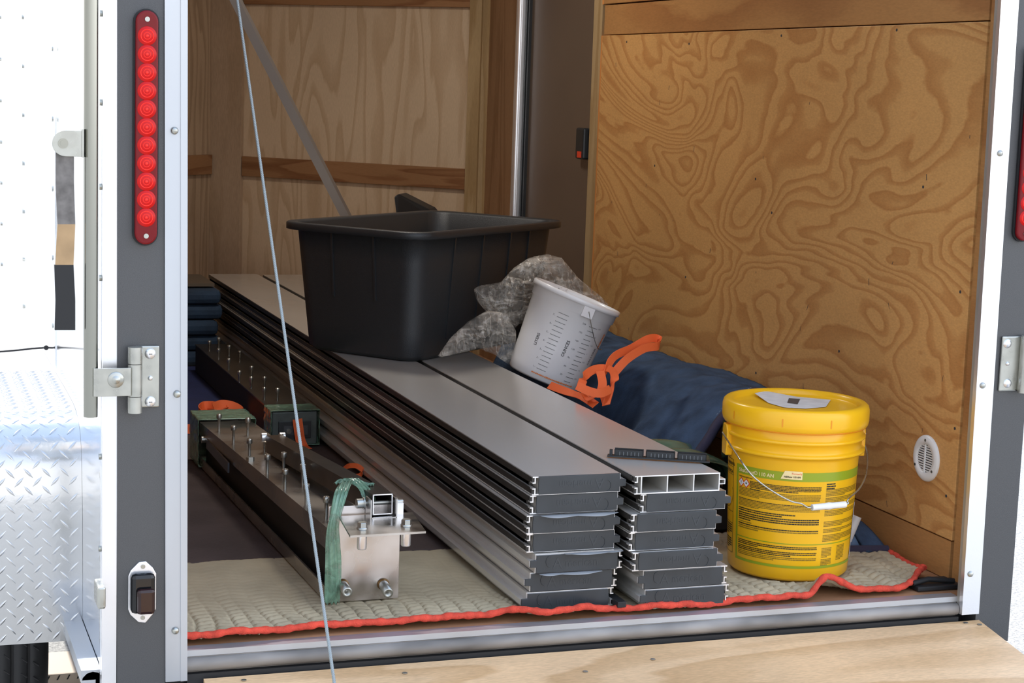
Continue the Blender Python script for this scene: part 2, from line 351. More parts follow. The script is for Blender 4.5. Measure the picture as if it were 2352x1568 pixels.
# side door beyond the wall
dr=struct('door_1',MB().box((0.875,2.288,0.0),(0.93,2.925,ZC)),pbr('door_inner_skin',(0.22,0.165,0.125),0.36,0.55,var=0.05,vscale=3),'brown grey metal side door beyond the right plywood wall')
dt=MB(); dt.box((0.850,2.925,0.0),(0.93,2.962,ZC)); dt.tube([(0.848,2.944,0),(0.848,2.944,ZC)],0.014,12); dt.build('bright_door_trim',M_alu_bright,dr)
MB().box((0.865,2.895,0),(0.93,2.905,ZC)).box((0.862,2.912,0),(0.93,2.918,ZC)).build('door_seal',M_blackpl,dr)
lt=thing('door_latch',(0.873,2.33,0.84),'small black latch box on the side door against the pale stud','latch')
MB().box((0.850,2.302,0.79),(0.8745,2.372,0.89)).build('latch_body',M_blackpl,lt,bev=0.006)
MB().box((0.847,2.315,0.795),(0.8505,2.345,0.815)).build('red_switch',M_redp,lt)
# wall between the door and the front corner
w2=struct('wall_right_front',MB().box((0.865,2.965,0),(0.93,3.40,ZC)),WOOD_SIDE,'strip of plywood side wall past the bright door trim')
MB().box((0.84,3.335,0.0),(0.8645,3.40,ZC)).build('corner_post',WOOD_POST,w2,bev=0.001)
# nose walls
def nose(p,q,name,mat,rot,seed,label):
    """vertical wall slab from p to q in plan"""
    p=Vector((*p,0)); q=Vector((*q,0)); t=(q-p).normalized(); n=Vector((-t.y,t.x,0))  # n points into the trailer for p->q right to left
    n=-n if n.y>0 else n
    def slab(a,b,z0,z1,off,th):
        A=p+t*a+n*off; B=p+t*b+n*off; m=MB()
        vs=[A,B,B+n*th,A+n*th]; vs=[v+Vector((0,0,z0)) for v in vs]+[v+Vector((0,0,z1)) for v in vs]
        return m.add(vs,[(0,3,2,1),(4,5,6,7),(0,1,5,4),(1,2,6,5),(2,3,7,6),(3,0,4,7)])
    o=struct(name,slab(0,(q-p).length,-0.03,ZC,-0.02,0.02),mat,label)
    return o,slab,(q-p).length
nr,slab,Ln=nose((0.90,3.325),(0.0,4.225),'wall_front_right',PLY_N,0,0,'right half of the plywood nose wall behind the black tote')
slab(0.02,0.112,0,ZC,0.001,0.022).build('stud',WOOD_POST,nr,bev=0.001)
slab(0.114,1.12,0.622,0.700,0.001,0.018).build('rail',WOOD_RAIL,nr,bev=0.001)
slab(0.114,1.12,1.300,1.38,0.001,0.018).build('rail',WOOD_RAIL,nr,bev=0.001)
slab(1.125,Ln-0.0,0,ZC,0.001,0.018).build('batten',ply('batten_wood',(0.46,0.33,0.22),(0.38,0.26,0.16),(4,4,0.7),(30,30,5),rings=2,seed=3),nr,bev=0.001)
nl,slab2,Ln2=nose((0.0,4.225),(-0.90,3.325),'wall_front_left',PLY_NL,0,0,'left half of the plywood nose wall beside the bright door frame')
slab2(0.03,1.2,0.622,0.700,0.001,0.018).build('rail',WOOD_RAIL,nl,bev=0.001)
# left wall
wl=struct('wall_left',MB().box((-0.93,-0.0,-0.045),(-0.87,3.36,ZC)),M_skin,'polished aluminium outer side of the trailer at far left')
MB().box((-0.8695,0.02,0.0),(-0.862,3.3,ZC)).build('plywood_lining',WOOD_SIDE,wl)
tr=MB()
tr.box((-0.936,-0.205+0.19,-0.03),(-0.930,0.0,ZC))
tr.box((-0.932,0.86,0.37),(-0.930,0.90,ZC))
tr.build('seam_strip',M_skin,wl)
rv=MB()
for z in [0.02+0.149*k for k in range(14)]:
    for y in (0.025,0.875): rv.disc((-0.930 if y<0.5 else -0.934,y,z),0.006,(-1,0,0),0.003,10)
for z in [0.40+0.125*k for k in range(10)]: rv.disc((-0.930,1.75,z),0.006,(-1,0,0),0.003,10)
for z in [0.42+0.125*k for k in range(10)]: rv.disc((-0.930,2.62,z),0.006,(-1,0,0),0.003,10)
tag(rv.build('rivet',M_zinc,wl),kind=None)
bt=MB(); bt.tube([(-0.945,0.02,-0.055),(-0.945,3.3,-0.055)],0.02,12); bt.box((-0.965,0.02,-0.05),(-0.931,3.3,-0.032)); bt.box((-0.94,0.02,-0.062),(-0.92,3.3,-0.045))
tb=struct('trim_1',bt,M_alu,'bright aluminium bottom rail under the left side')
# posts and alu strips of the rear frame
def screws(par,pts,nrm=(0,-1,0),r=0.0065):
    for p in pts:
        m=MB(); T=Matrix.Translation(Vector(p))@Vector(nrm).to_track_quat('Z','Y').to_matrix().to_4x4()
        m.lathe([(0.0001,0.0042),(r*0.55,0.004),(r*0.9,0.0022),(r,0)],14,T)
        m.build('screw',M_zinc,par)
def leanbox(a,b,k0,k1):
    m=MB().box(a,b); xm=(a[0]+b[0])/2
    m.v=[Vector((v.x-(k0 if v.x<xm else k1)*(v.z+0.03),v.y,v.z)) for v in m.v]; return m
def cat(*ms):
    o=MB()
    for q in ms: o.add(q.v,q.f)
    return o
p1=struct('trim_2',leanbox((-0.909,-0.03,-0.5),(-0.8255,0.03,ZC+0.05),0.003,0.0084),M_post,'dark grey painted rear corner post on the left with the red light bar')
p1e=MB().box((-0.935,-0.028,-0.5),(-0.910,0.0,ZC)); p1e.build('corner_edge',M_alu_bright,p1)
for yy in (32,236,429,638,1047,1258):
    q=px(257,yy,X=-0.9352); MB().disc((-0.9352,-0.014,px(257,yy,Y=-0.014).z),0.0055,(-1,0,0),0.004,10).build('rivet',M_bar,p1)
KL=0.0083
st1=cat(leanbox((-0.8250,-0.034,-0.046),(-0.7865,-0.022,ZC),KL,KL),leanbox((-0.7985,-0.036,-0.046),(-0.7868,-0.034,ZC),KL,KL),leanbox((-0.792,-0.022,-0.046),(-0.7865,0.03,ZC),KL,KL))
s1=struct('trim_3',st1,M_alu,'bright aluminium strip along the left side of the rear opening')
screws(s1,[px(401,300,Y=-0.036),px(407,905,Y=-0.036),px(403,1448,Y=-0.036),(-0.820,-0.035,1.5)])
fr=lambda v:(v[0]+(-0.0115)*(v[2]+0.03)/1.25,v[1],v[2])
p2=MB()
p2.prism([(0.8455,-0.03),(0.9285,-0.03),(0.9285,0.03),(0.8455,0.03)],'z',-0.097,ZC+0.05,f=lambda v:(v[0]-0.004*(v[2]+.09) if v[0]<0.9 else v[0],v[1],v[2]))
p2=struct('trim_4',p2,M_post,'grey painted rear corner post at the right edge of the photo')
s2m=MB()
s2m.prism([(0.809,-0.034),(0.850,-0.034),(0.850,-0.022),(0.809,-0.022)],'z',-0.032,ZC,f=lambda v:(v[0]-0.0075*(v[2]+.03),v[1],v[2]))
s2=struct('trim_5',s2m,M_alu_bright,'blown-out bright aluminium strip along the right side of the rear opening')  # stronger light on this side put into the brighter aluminium colour
s2f=MB(); s2f.prism([(0.8095,-0.022),(0.8115,-0.022),(0.8115,-0.012),(0.8095,-0.012)],'z',-0.03,ZC,f=lambda v:(v[0]-0.0075*(v[2]+.03),v[1],v[2]))
s2f.prism([(0.8120,-0.0135),(0.8836,-0.0135),(0.8836,-0.0125),(0.8120,-0.0125)],'z',0.0,ZC,f=lambda v:(v[0]-0.0075*(v[2]+.03),v[1],v[2]))
s2f.build('return_flange',pbr('grey_flange',(0.42,0.41,0.38),0.45,0.6,var=0.1,vscale=10),s2)
for x,y in ((2297,352),(2257,885),(2229,1318)): screws(s2,[px(x,y,Y=-0.0345)])
# sill
sl=MB().box((-0.79,-0.012,-0.0095),(0.812,0.016,0.0015))
sill=struct('trim_6',sl,M_alu,'aluminium threshold strip along the rear edge of the floor')
sl2=MB(); sl2.box((-0.785,-0.0115,-0.045),(0.808,0.0,-0.010)); sl2.tube([(-0.785,-0.013,-0.024),(0.808,-0.013,-0.024)],0.0125,14)
sl2.build('dirty_hinge_tube',M_rust,sill)
MB().box((-0.785,-0.024,-0.066),(0.808,0.02,-0.0385)).build('rubber_lip',M_black,sill)
MB().box((-0.9,0.02,-0.20),(0.9,0.07,-0.031)).build('rear_crossmember',M_black,sill)
# ramp door
th=-0.15
def rampf(v): return (v[0],v[1],v[2]+0.15*(v[1]+0.03))
rp=MB(); rp.prism([(-0.757,-1.6),(0.853,-1.6),(0.853,-0.031),(-0.757,-0.031)],'z',-0.062,-0.046,f=rampf)
ramp=thing('ramp_door',(0.05,-0.03,-0.06),'lowered plywood ramp door in front of the rear threshold','ramp')
rp.build('plywood_deck',WOOD_RAMP,ramp)
rk=MB(); rk.prism([(-0.757,-1.6),(0.853,-1.6),(0.853,-0.05),(-0.757,-0.05)],'z',-0.095,-0.0625,f=rampf); rk.build('ramp_underside',M_post,ramp)
sc_=MB()
for x,y in ((2218,1430),(2250,1432),(930,1540),(560,1560),(1345,1528),(1500,1505)):
    p=px(x,y,Z=-0.047); sc_.disc((p.x,p.y,-0.0455+0.15*(p.y+0.03)),0.005,(0,0,1),0.001,10)
sc_.build('deck_screw',M_zinc,ramp)

# ------------------------------------------------------------------ vent on the right wall
c=px(2129,1052,X=XW)
v=thing('wall_vent',(XW,c.y,c.z),'round white louvred vent low on the right plywood wall','vent')
T=Matrix.Translation((XW,c.y,c.z))@Matrix.Rotation(-PI/2,4,'Y')
m=MB(); m.lathe([(0.0305,0.003),(0.033,0.0075),(0.046,0.006),(0.0505,0.003),(0.051,0)],40,T); m.build('vent_ring',M_white,v)
m=MB()
for k in range(-5,6):
    z=k*0.0054; w=math.sqrt(max(0,0.031**2-z*z)); M2=Matrix.Translation((XW-0.004,c.y,c.z+z))@Matrix.Rotation(math.radians(-25),4,'Y')
    m.box((-0.0008,-w,-0.0015),(0.0008,w,0.0015),M2)
m.box((XW-0.007,c.y-0.0016,c.z-0.031),(XW-0.004,c.y+0.0016,c.z+0.031)); m.build('louvre',M_white,v)
MB().disc((XW-0.0001,c.y,c.z),0.033,(-1,0,0),0.0012,32).build('dark_opening',M_black,v)
for a in (90,215,330):
    m=MB().disc((XW-0.0065,c.y+0.040*math.cos(math.radians(a)),c.z+0.040*math.sin(math.radians(a))),0.0032,(-1,0,0),0.0012,10); m.build('screw',M_zinc,v)

# ------------------------------------------------------------------ stacked decking beams
BW,BH=0.182,0.0365; LB=3.58
def beam_bar(bl,w,h,full):
    """profile bars as a list of rects (x0,z0,x1,z1), centred body; tongue on -x, hooks on +x"""
    t=0.0022; x0,x1=-w/2,w/2; z0,z1=-h/2,h/2; R=[]
    tx=x0; bx=x1-0.013
    R+=[(x0,z1-t,x1+0.0,z1),(x0,z0,x1+0.0,z0+t)]        # top and bottom plates (overhang past web at +x)
    R+=[(x0,z0+t,x0+t,z1-t)]
    R+=[(bx-t,z0+t,bx,z1-t)]
    for k in (1,2): xx=x0+(bx-x0)*k/3; R.append((xx-t/2,z0+t,xx+t/2,z1-t))
    # hooks
    R+=[(x1-0.0065,z1-0.0135,x1-0.0043,z1-t),(x1-0.0043,z1-0.0135,x1,z1-0.0113)]
    R+=[(x1-0.0065,z0+t,x1-0.0043,z0+0.0135),(x1-0.0043,z0+0.0113,x1,z0+0.0135)]
    # tongue
    a,b=-0.0055,0.0055
    R+=[(x0-0.012,b-0.0016,x0,b),(x0-0.012,a,x0,a+0.0016),(x0-0.012,a+0.0016,x0-0.0104,b-0.0016)]
    return R
RECTS=beam_bar(0,BW,BH,True)
def make_beam(name,loc,label,cap=True,flip=False,length=LB):
    e=thing(name,loc,label,'decking beam','aluminium decking beams in two stacks'); e['_o']=[0,0,0]
    m=MB()
    for x0,z0,x1,z1 in RECTS: m.box((x0,0,z0),(x1,length,z1))
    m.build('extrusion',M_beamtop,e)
    g=MB()  # shade of the hook channels and side webs, put in as dark strips
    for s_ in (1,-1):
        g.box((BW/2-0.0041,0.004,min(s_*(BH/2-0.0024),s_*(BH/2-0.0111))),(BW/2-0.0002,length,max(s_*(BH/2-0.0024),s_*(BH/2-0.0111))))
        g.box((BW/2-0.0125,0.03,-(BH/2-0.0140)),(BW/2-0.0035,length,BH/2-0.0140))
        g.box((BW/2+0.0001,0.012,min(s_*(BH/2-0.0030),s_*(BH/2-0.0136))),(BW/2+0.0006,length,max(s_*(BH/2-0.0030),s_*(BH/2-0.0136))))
    g.build('side_shade_strip',pbr('painted_side_shade',(0.028,0.025,0.022),0.34),e)
    m=MB()                                   # freshly sawn end edges
    for x0,z0,x1,z1 in RECTS: m.box((x0,-0.0006,z0),(x1,-0.00005,z1))
    m.build('cut_edge',M_alu_bright,e)
    if cap:
        x0,x1=-BW/2+0.002,BW/2-0.0125; z0,z1=-BH/2-0.0006,BH/2-0.0016
        poly=[(x0,z0),(x1,z0),(x1+0.0012,z0*0.3),(x1+0.0012,z1*0.3),(x1,z1),(x0,z1),(x0,0.0072),(x0-0.0125,0.0066),(x0-0.0125,-0.0066),(x0,-0.0072)]
        cp=MB().prism(poly,'y',-0.0045,-0.0007).build('end_cap',M_cap,e,bev=0.0006)
        cp['_o']=[0,0,0]
        vs,fs=text2d('A',0.030,'CENTER',0.0); g=MB()
        def P(v,dx,dz,s=0.0005): return (v[0]+dx,-0.0045-s,v[1]+dz)
        g.add([P(v,-0.046,-0.0105) for v in vs],fs)
        vs,fs=text2d('merican',0.0215,'CENTER',0.0); g.add([P(v,0.004,-0.008) for v in vs],fs)
        o=g.build('raised_lettering',pbr('cap_lettering',(0.041,0.047,0.053),0.3),cp)
        arc=[(-0.062+0.008*math.cos(a),-0.0052,0.004+0.011*math.sin(a)) for a in [PI*0.5+PI*k/8 for k in range(9)]]
        MB().tube(arc,0.0005,5).build('raised_swoosh',MATS['cap_lettering'],cp)
    else:
        m=MB().box((-BW/2+0.003,0.35,-BH/2+0.003),(BW/2-0.016,0.352,BH/2-0.003)); m.build('foam_plug',pbr('grey_foam',(0.12,0.13,0.13),0.8),e)
    if flip: e.rotation_euler=(0,PI,0)
    return e
def copy_tree(o,parent=None):
    c=o.copy(); C.objects.link(c)
    if parent: c.parent=parent
    for ch in list(o.children): copy_tree(ch,c)
    return c
rowsL=[(-0.102,1),(-0.104,1),(-0.111,1),(-0.107,1),(-0.106,0),(-0.113,0),(-0.120,0)]
rowsR=[(0.098,2),(0.114,1),(0.094,1),(0.094,1),(0.099,1),(0.112,0),(0.116,0)]
words=['topmost','second from the top','third from the top','middle','third from the bottom','second from the bottom','bottom']
PITCHZ=(0.279-0.0125)/7
proto=None
for side,rows,Y in (('left',rowsL,0.05),('right',rowsR,0.02)):
    for i,(xl,fl) in enumerate(rows):
        z=0.0125+PITCHZ*(6-i)+BH/2+0.0008
        # flipped beams: tongue right, cap runs xl..; upright: tongue left
        xc=xl+ (0.169/2-0.0005 if fl else 0.169/2) ; xc+= -0.0065+0.0 if fl else 0.0065
        how='turned upside down, hooks to the left' if fl else 'right way up, tongue to the left'
        lab='%s dark-capped aluminium beam of the %s stack, %s'%(words[i],side,how)
        if fl==2:
            o=make_beam('decking_beam',(xc,Y,z),'open-ended three-celled aluminium beam on top of the right stack',cap=False,flip=True)
        elif proto is None:
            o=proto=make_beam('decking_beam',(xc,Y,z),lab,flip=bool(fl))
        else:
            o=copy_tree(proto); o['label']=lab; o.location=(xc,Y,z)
        o.location=(xc,Y+[0,0.004,0.0,0.006,-0.004,0.003,0.0][i],z); o.rotation_euler=(0,PI if fl else 0,0)
# film scraps between beams
def film_scrap(x0,x1,y,z,h,label,seed):
    r=random.Random(seed); ph=r.random()*6
    def f(u,v):
        x=x0+(x1-x0)*u; d=h*(0.35+0.65*abs(math.sin(u*5+ph)))*math.sin(min(1,u*4)*PI/2)*math.sin(min(1,(1-u)*4)*PI/2)
        return Vector((x,y-0.004-0.007*v,z-d*v*0.9+0.0004))
    tag(MB().grid(f,40,3).build('protective_film',pbr('grey_film',(0.26,0.27,0.28),0.3,0.0),None,solid=0.0003),label,'plastic film')
film_scrap(-0.10,0.06,0.046,0.0125+PITCHZ*5,0.006,'rippled pale protective film between the second and third beams of the left stack',1)
film_scrap(-0.05,0.072,0.042,0.0125+PITCHZ*3,0.004,'wavy film hanging between the fourth and fifth beams of the left stack',2)
film_scrap(-0.10,0.03,0.042,0.0125+PITCHZ*2,0.005,'thin pale film above the second beam from the bottom of the left stack',3)
# little black strips under the hooks
def strip(x0,y0,z0,x1,y1,z1,lab):
    tag(MB().box((x0,y0,z0),(x1,y1,z1)).build('rubber_strip',M_black,None,bev=0.001),lab,'strip')
strip(0.060,0.02,0.016,0.078,0.26,0.028,'short black rubber strip at the foot of the left stack')
strip(0.289,0.045,0.020,0.304,0.20,0.031,'short black rubber strip low on the right side of the right stack')

# ------------------------------------------------------------------ black plastic connector strip on the right stack
A=Vector((0.101,0.192,0.281)); B=Vector((0.281,0.098,0.281)); dv=(B-A).normalized(); ln=(B-A).length
e=thing('connector_strip',A,'black slotted plastic connector strip lying on the open-ended top beam','plastic strip')
nn=Vector((-dv.y,dv.x,0)); Mx=Matrix(((dv.x,nn.x,0,A.x),(dv.y,nn.y,0,A.y),(0,0,1,A.z),(0,0,0,1)))
MB().box((-0.004,-0.006,0),(ln,0.012,0.003),Mx).build('base',M_blackpl,e,bev=0.0005)
seg=(ln-0.012)/3
for k in range(3):
    x0=0.010+k*seg; x1=x0+seg-0.005; m=MB()
    m.box((x0,0.0,0.003),(x1,0.002,0.015),Mx); m.box((x0,0.009,0.003),(x1,0.011,0.017),Mx); m.box((x0,0.0,0.003),(x0+0.002,0.011,0.015),Mx); m.box((x1-0.002,0,0.003),(x1,0.011,0.015),Mx)
    s=m.build('channel',M_blackpl,e)
    m=MB()
    for q in range(6): xx=x0+(x1-x0)*(0.18+0.13*q); m.box((xx,-0.0009,0.004),(xx+0.0009,0.0,0.0115),Mx)
    m.build('slot',pbr('grey_plastic_rib',(0.20,0.21,0.22),0.4),s)
MB().box((0.0,0,0.003),(0.006,0.008,0.014),Mx).build('end_tab',M_blackpl,e)

# ------------------------------------------------------------------ black tote
tc_=Vector((0.182,1.78,0.2795)); ang=math.radians(38.5)
tote=thing('storage_tote',tc_,'large open black plastic tote standing on the two beam stacks','tote')
def rrect(hx,hy,r,n=8):
    o=[]
    for cx,cy,a0 in ((hx-r,hy-r,0),(-hx+r,hy-r,90),(-hx+r,-hy+r,180),(hx-r,-hy+r,270)):
        for k in range(n+1):
            a=math.radians(a0+90*k/n); o.append((cx+r*math.cos(a),cy+r*math.sin(a)))
    return o
def loft(rings):
    m=MB(); n=len(rings[0][0]); vs=[];fs=[]
    R=Matrix.Rotation(ang,4,'Z')
    for ring,z in rings: vs+=[tc_+R@Vector((x,y,z)) for x,y in ring]
    for i in range(len(rings)-1):
        for k in range(n): k2=(k+1)%n; fs.append((i*n+k,i*n+k2,(i+1)*n+k2,(i+1)*n+k))
    m.add(vs,fs,True); return m,n
HB=(0.325,0.190); HT=(0.352,0.215); RT=(0.384,0.244); H=0.352
def interp(t,ins=0): return rrect(HB[0]+(HT[0]-HB[0])*t-ins,HB[1]+(HT[1]-HB[1])*t-ins,0.055-ins*0.7)
rings=[(rrect(HB[0]-0.06,HB[1]-0.06,0.03),0.006),(rrect(HB[0]-0.012,HB[1]-0.012,0.045),0.001),(interp(0),0.014)]
rings+=[(interp(t),0.014+(H-0.035)*t) for t in (0.2,0.4,0.6,0.8,1.0)]
rings+=[(rrect(RT[0]-0.008,RT[1]-0.008,0.075),H-0.021),(rrect(RT[0],RT[1],0.08),H-0.019),(rrect(RT[0],RT[1],0.08),H-0.003),(rrect(RT[0]-0.004,RT[1]-0.004,0.078),H),(rrect(HT[0]+0.004,HT[1]+0.004,0.06),H-0.001),(interp(1,0.004),H-0.006)]
rings+=[(interp(t,0.004),0.017+(H-0.035)*t) for t in (0.6,0.3,0.0)]
m,n=loft(rings); k=len(rings)
m.add([m.v[i] for i in range((k-1)*n,k*n)],[tuple(range(n))]); m.add([m.v[i] for i in range(0,n)],[tuple(range(n-1,-1,-1))])
tb=m.build('tub',M_tote,tote)
# vertical ribs and slots
R=Matrix.Translation(tc_)@Matrix.Rotation(ang,4,'Z'); m=MB()
for sx,y0 in ((-1,0.07),(-1,-0.07)):
    m=MB(); m.add([R@Vector((sx*(HB[0]+(HT[0]-HB[0])*t+0.0035*s),y0+dy,0.014+(H-0.035)*t)) for t in (0.45,1.0) for dy in (-0.003,0.003) for s in (0,1)],[(0,1,3,2),(4,6,7,5),(1,5,7,3),(0,4,5,1),(2,3,7,6)]); m.build('rib',M_tote,tote)
for x0 in (-0.18,-0.04,0.10,0.2):
    m=MB(); m.add([R@Vector((x0+dx,-(HB[1]+(HT[1]-HB[1])*t+0.0035*s),0.014+(H-0.035)*t)) for t in (0.12,1.0) for dx in (-0.003,0.003) for s in (0,1)],[(0,1,3,2),(4,6,7,5),(1,5,7,3),(0,4,5,1),(2,3,7,6)]); m.build('rib',M_tote,tote)
# lid corner sticking up behind the tote
Yf=2.55
fl=MB(); P=[px(905,452,Y=Yf),px(915,445,Y=Yf),px(985,480,Y=Yf+0.05),px(1010,510,Y=Yf+0.05),px(912,510,Y=Yf)]
off=Vector((0.05,0.09,0.0)); fl.add([p for p in P]+[p+off for p in P],[(0,1,2,3,4),(9,8,7,6,5)]+[(i,5+i,5+(i+1)%5,(i+1)%5) for i in range(5)])
e=thing('folded_flap',P[4],'black folded flap poking up behind the far rim of the black tote','lid')
fl.build('flap',M_blackpl,e,bev=0.004)
MB().box((0.15,2.5,0.281),(0.45,2.75,0.50)).build('flap_base',M_blackpl,e,bev=0.01)

# ------------------------------------------------------------------ white measuring bucket
def cone_basis(base,axis,facing):
    a=Vector(axis).normalized(); f=Vector(facing); f=(f-a*f.dot(a)).normalized(); s=a.cross(f)  # s: phi increases
    return Vector(base),a,f,s
bb=px(1246,874,Y=1.37)+Vector((0,0,0.004)); ax=Vector((math.cos(YAW)*0.365,-math.sin(YAW)*0.365+0.05,0.93))
tocam=(CAM-bb)
BB,BA,BF,BS=cone_basis(bb,ax,tocam)
def conept(phi,z,r): # phi: + to the image right
    return BB+BA*z+(BF*math.cos(phi)+BS*math.sin(phi))*r
Mb=Matrix((BF,BS,BA)).transposed().to_4x4(); Mb.translation=BB
bk=thing('measuring_bucket',bb,'translucent white measuring bucket leaning beside the black tote','bucket')
HBK=0.235
def rb(z): return 0.099+0.0165*z/HBK
M_milk=pbr('milky_plastic',(0.86,0.86,0.86),0.2,spec=0.6)
m=MB(); prof=[(0.0001,0.004),(0.085,0.004),(0.094,0.001),(0.0985,0.006),(rb(0.03),0.03),(rb(0.1),0.1),(rb(0.205),0.205),(rb(0.205)+0.0035,0.207),(rb(0.235)+0.0035,0.232),(rb(0.235)+0.0085,0.233),(rb(0.235)+0.0085,0.244),(rb(0.235)+0.006,0.246),(rb(0.235)+0.0005,0.246),(rb(0.23)-0.002,0.238),(rb(0.1)-0.002,0.1),(0.094,0.008),(0.0001,0.008)]
m.lathe(prof,64,Mb); m.build('pail_body',M_milk,bk)
# bail ear + bail
ph=0.36
m=MB()
cpt=[conept(ph+dp,z,rb(0.22)+r) for dp,z,r in ((-0.13,0.205,0.003),(0.13,0.205,0.003),(0.13,0.240,0.003),(-0.13,0.240,0.003),(-0.13,0.205,0.009),(0.13,0.205,0.009),(0.13,0.240,0.009),(-0.13,0.240,0.009))]
m.add(cpt,[(0,1,5,4),(1,2,6,5),(2,3,7,6),(3,0,4,7),(4,5,6,7)]); m.build('bail_ear',M_milk,bk)
bl=[conept(ph,0.222,rb(0.2)+0.012)]
for k in range(1,12):
    t=k/11; bl.append(conept(ph+t*0.85,0.222-0.085*math.sin(t*PI*0.55),rb(0.15)+0.013))
MB().tube(smooth_path(bl,3),0.0011,6).build('wire_bail',M_zinc,bk)
pr=MB(); po=MB()
def tick(z,p0,p1,w=0.0011):
    n=4; vs=[]
    for k in range(n+1):
        p=p0+(p1-p0)*k/n; vs+=[conept(p,z-w/2,rb(z)+0.0005),conept(p,z+w/2,rb(z)+0.0005)]
    pr.add(vs,[(2*k,2*k+2,2*k+3,2*k+1) for k in range(n)])
def wtext(mb,s,size,phi,z,rot=0,align='LEFT',bold=0):
    vs,fs=text2d(s,size,align,bold); c,sn=math.cos(rot),math.sin(rot)
    mb.add([conept(phi+(c*x-sn*y)/rb(z),z+sn*x+c*y,rb(z+sn*x+c*y)+0.0006) for x,y in vs],fs)
for k in range(14):
    z=0.190-k*0.0122
    tick(z,-0.26,0.0)
    if k%2==1: wtext(pr,'%d.-'%(7-k//2),0.0065,-0.37,z)
for k in range(14):
    z=0.185-k*0.0122; L_=0.26 if k%2==0 else 0.22
    tick(z,0.56,0.56+L_)
    if k%2==0:
        wtext(pr,'%d-'%(224-k*16),0.0062,0.37,z); wtext(pr,'%g-'%(1.75-k*0.125),0.005,0.86,z)
wtext(pr,'LITERS',0.0115,-0.50,0.085,PI/2,'LEFT',0.0002); wtext(pr,'OUNCES',0.0115,0.27,0.085,PI/2,'LEFT',0.0002); wtext(pr,'GALLONS',0.011,1.16,0.085,PI/2,'LEFT',0.0002)
pr.build('printed_scale',M_inkgrey,bk)
rs=random.Random(3); z=0.0175
p=-0.36
while p<0.90:
    w=rs.uniform(0.012,0.03); hh=rs.uniform(0.0025,0.0045)
    po.add([conept(p,z-hh/2,rb(z)+0.0005),conept(p+w,z-hh/2,rb(z)+0.0005),conept(p+w,z+hh/2,rb(z)+0.0005),conept(p,z+hh/2,rb(z)+0.0005)],[(0,1,2,3)]); p+=w+0.008
po.build('orange_print',M_orangep,bk); po=MB()
for k in range(9):
    z=0.135+k*0.0048; po.add([conept(1.22,z,rb(z)+0.0005),conept(1.30,z,rb(z)+0.0005),conept(1.30,z+0.004,rb(z)+0.0005),conept(1.22,z+0.004,rb(z)+0.0005)],[(0,1,2,3)])
po.build('orange_print',M_orangep,bk)

# ------------------------------------------------------------------ blue moving blanket draped along the right wall
X0,X1=0.304,0.848
def blue_f(u,v):
    x=X0+(X1-X0)*u
    yf=lerp([(0,0.58),(0.2,0.63),(0.45,0.68),(0.6,0.73),(0.8,0.80),(1,0.86)],u); y=yf+(2.25-yf)*v
    ridge=lerp([(0.6,0.270),(0.8,0.300),(1.0,0.298),(1.15,0.292),(1.4,0.272),(1.62,0.285),(1.85,0.290),(2.3,0.27)],y)   # height along the wall side
    prof=lerp([(0.304,0.02),(0.38,0.18),(0.46,0.36),(0.53,0.60),(0.60,0.83),(0.66,0.955),(0.73,1.0),(0.85,0.93)],x)
    z=ridge*prof
    z+=0.010*math.sin(y*7+x*6)*prof
    z-=0.13*max(0,min(1,(y-1.02)/0.12))*max(0,min(1,(0.60-x)/0.12))
    z+=0.006*noise.noise(Vector((x*14,y*14,0)))+0.003*noise.noise(Vector((x*40,y*40,3)))
    return Vector((x,y,max(0.022,z)))
bl=thing('moving_blanket',(0.58,1.4,0.0),'dark blue quilted blanket bunched between the right stack and the plywood wall','blanket')
m=MB().grid(blue_f,70,150); m.build('quilted_cloth',M_blue,bl,solid=0.012)
edge=[blue_f(k/60,0)+Vector((0,-0.003,0)) for k in range(61)]
MB().tube(edge,0.012,8).build('navy_binding',M_bluedk,bl)
st_=MB()
for k in range(0,60,1):
    p=blue_f(k/60,0.014)+Vector((0,0,0.0065)); q=blue_f((k+0.5)/60,0.014)+Vector((0,0,0.0065)); st_.tube([p,q],0.0008,4)
st_.build('stitching',pbr('pale_thread',(0.4,0.4,0.42),0.8),bl)

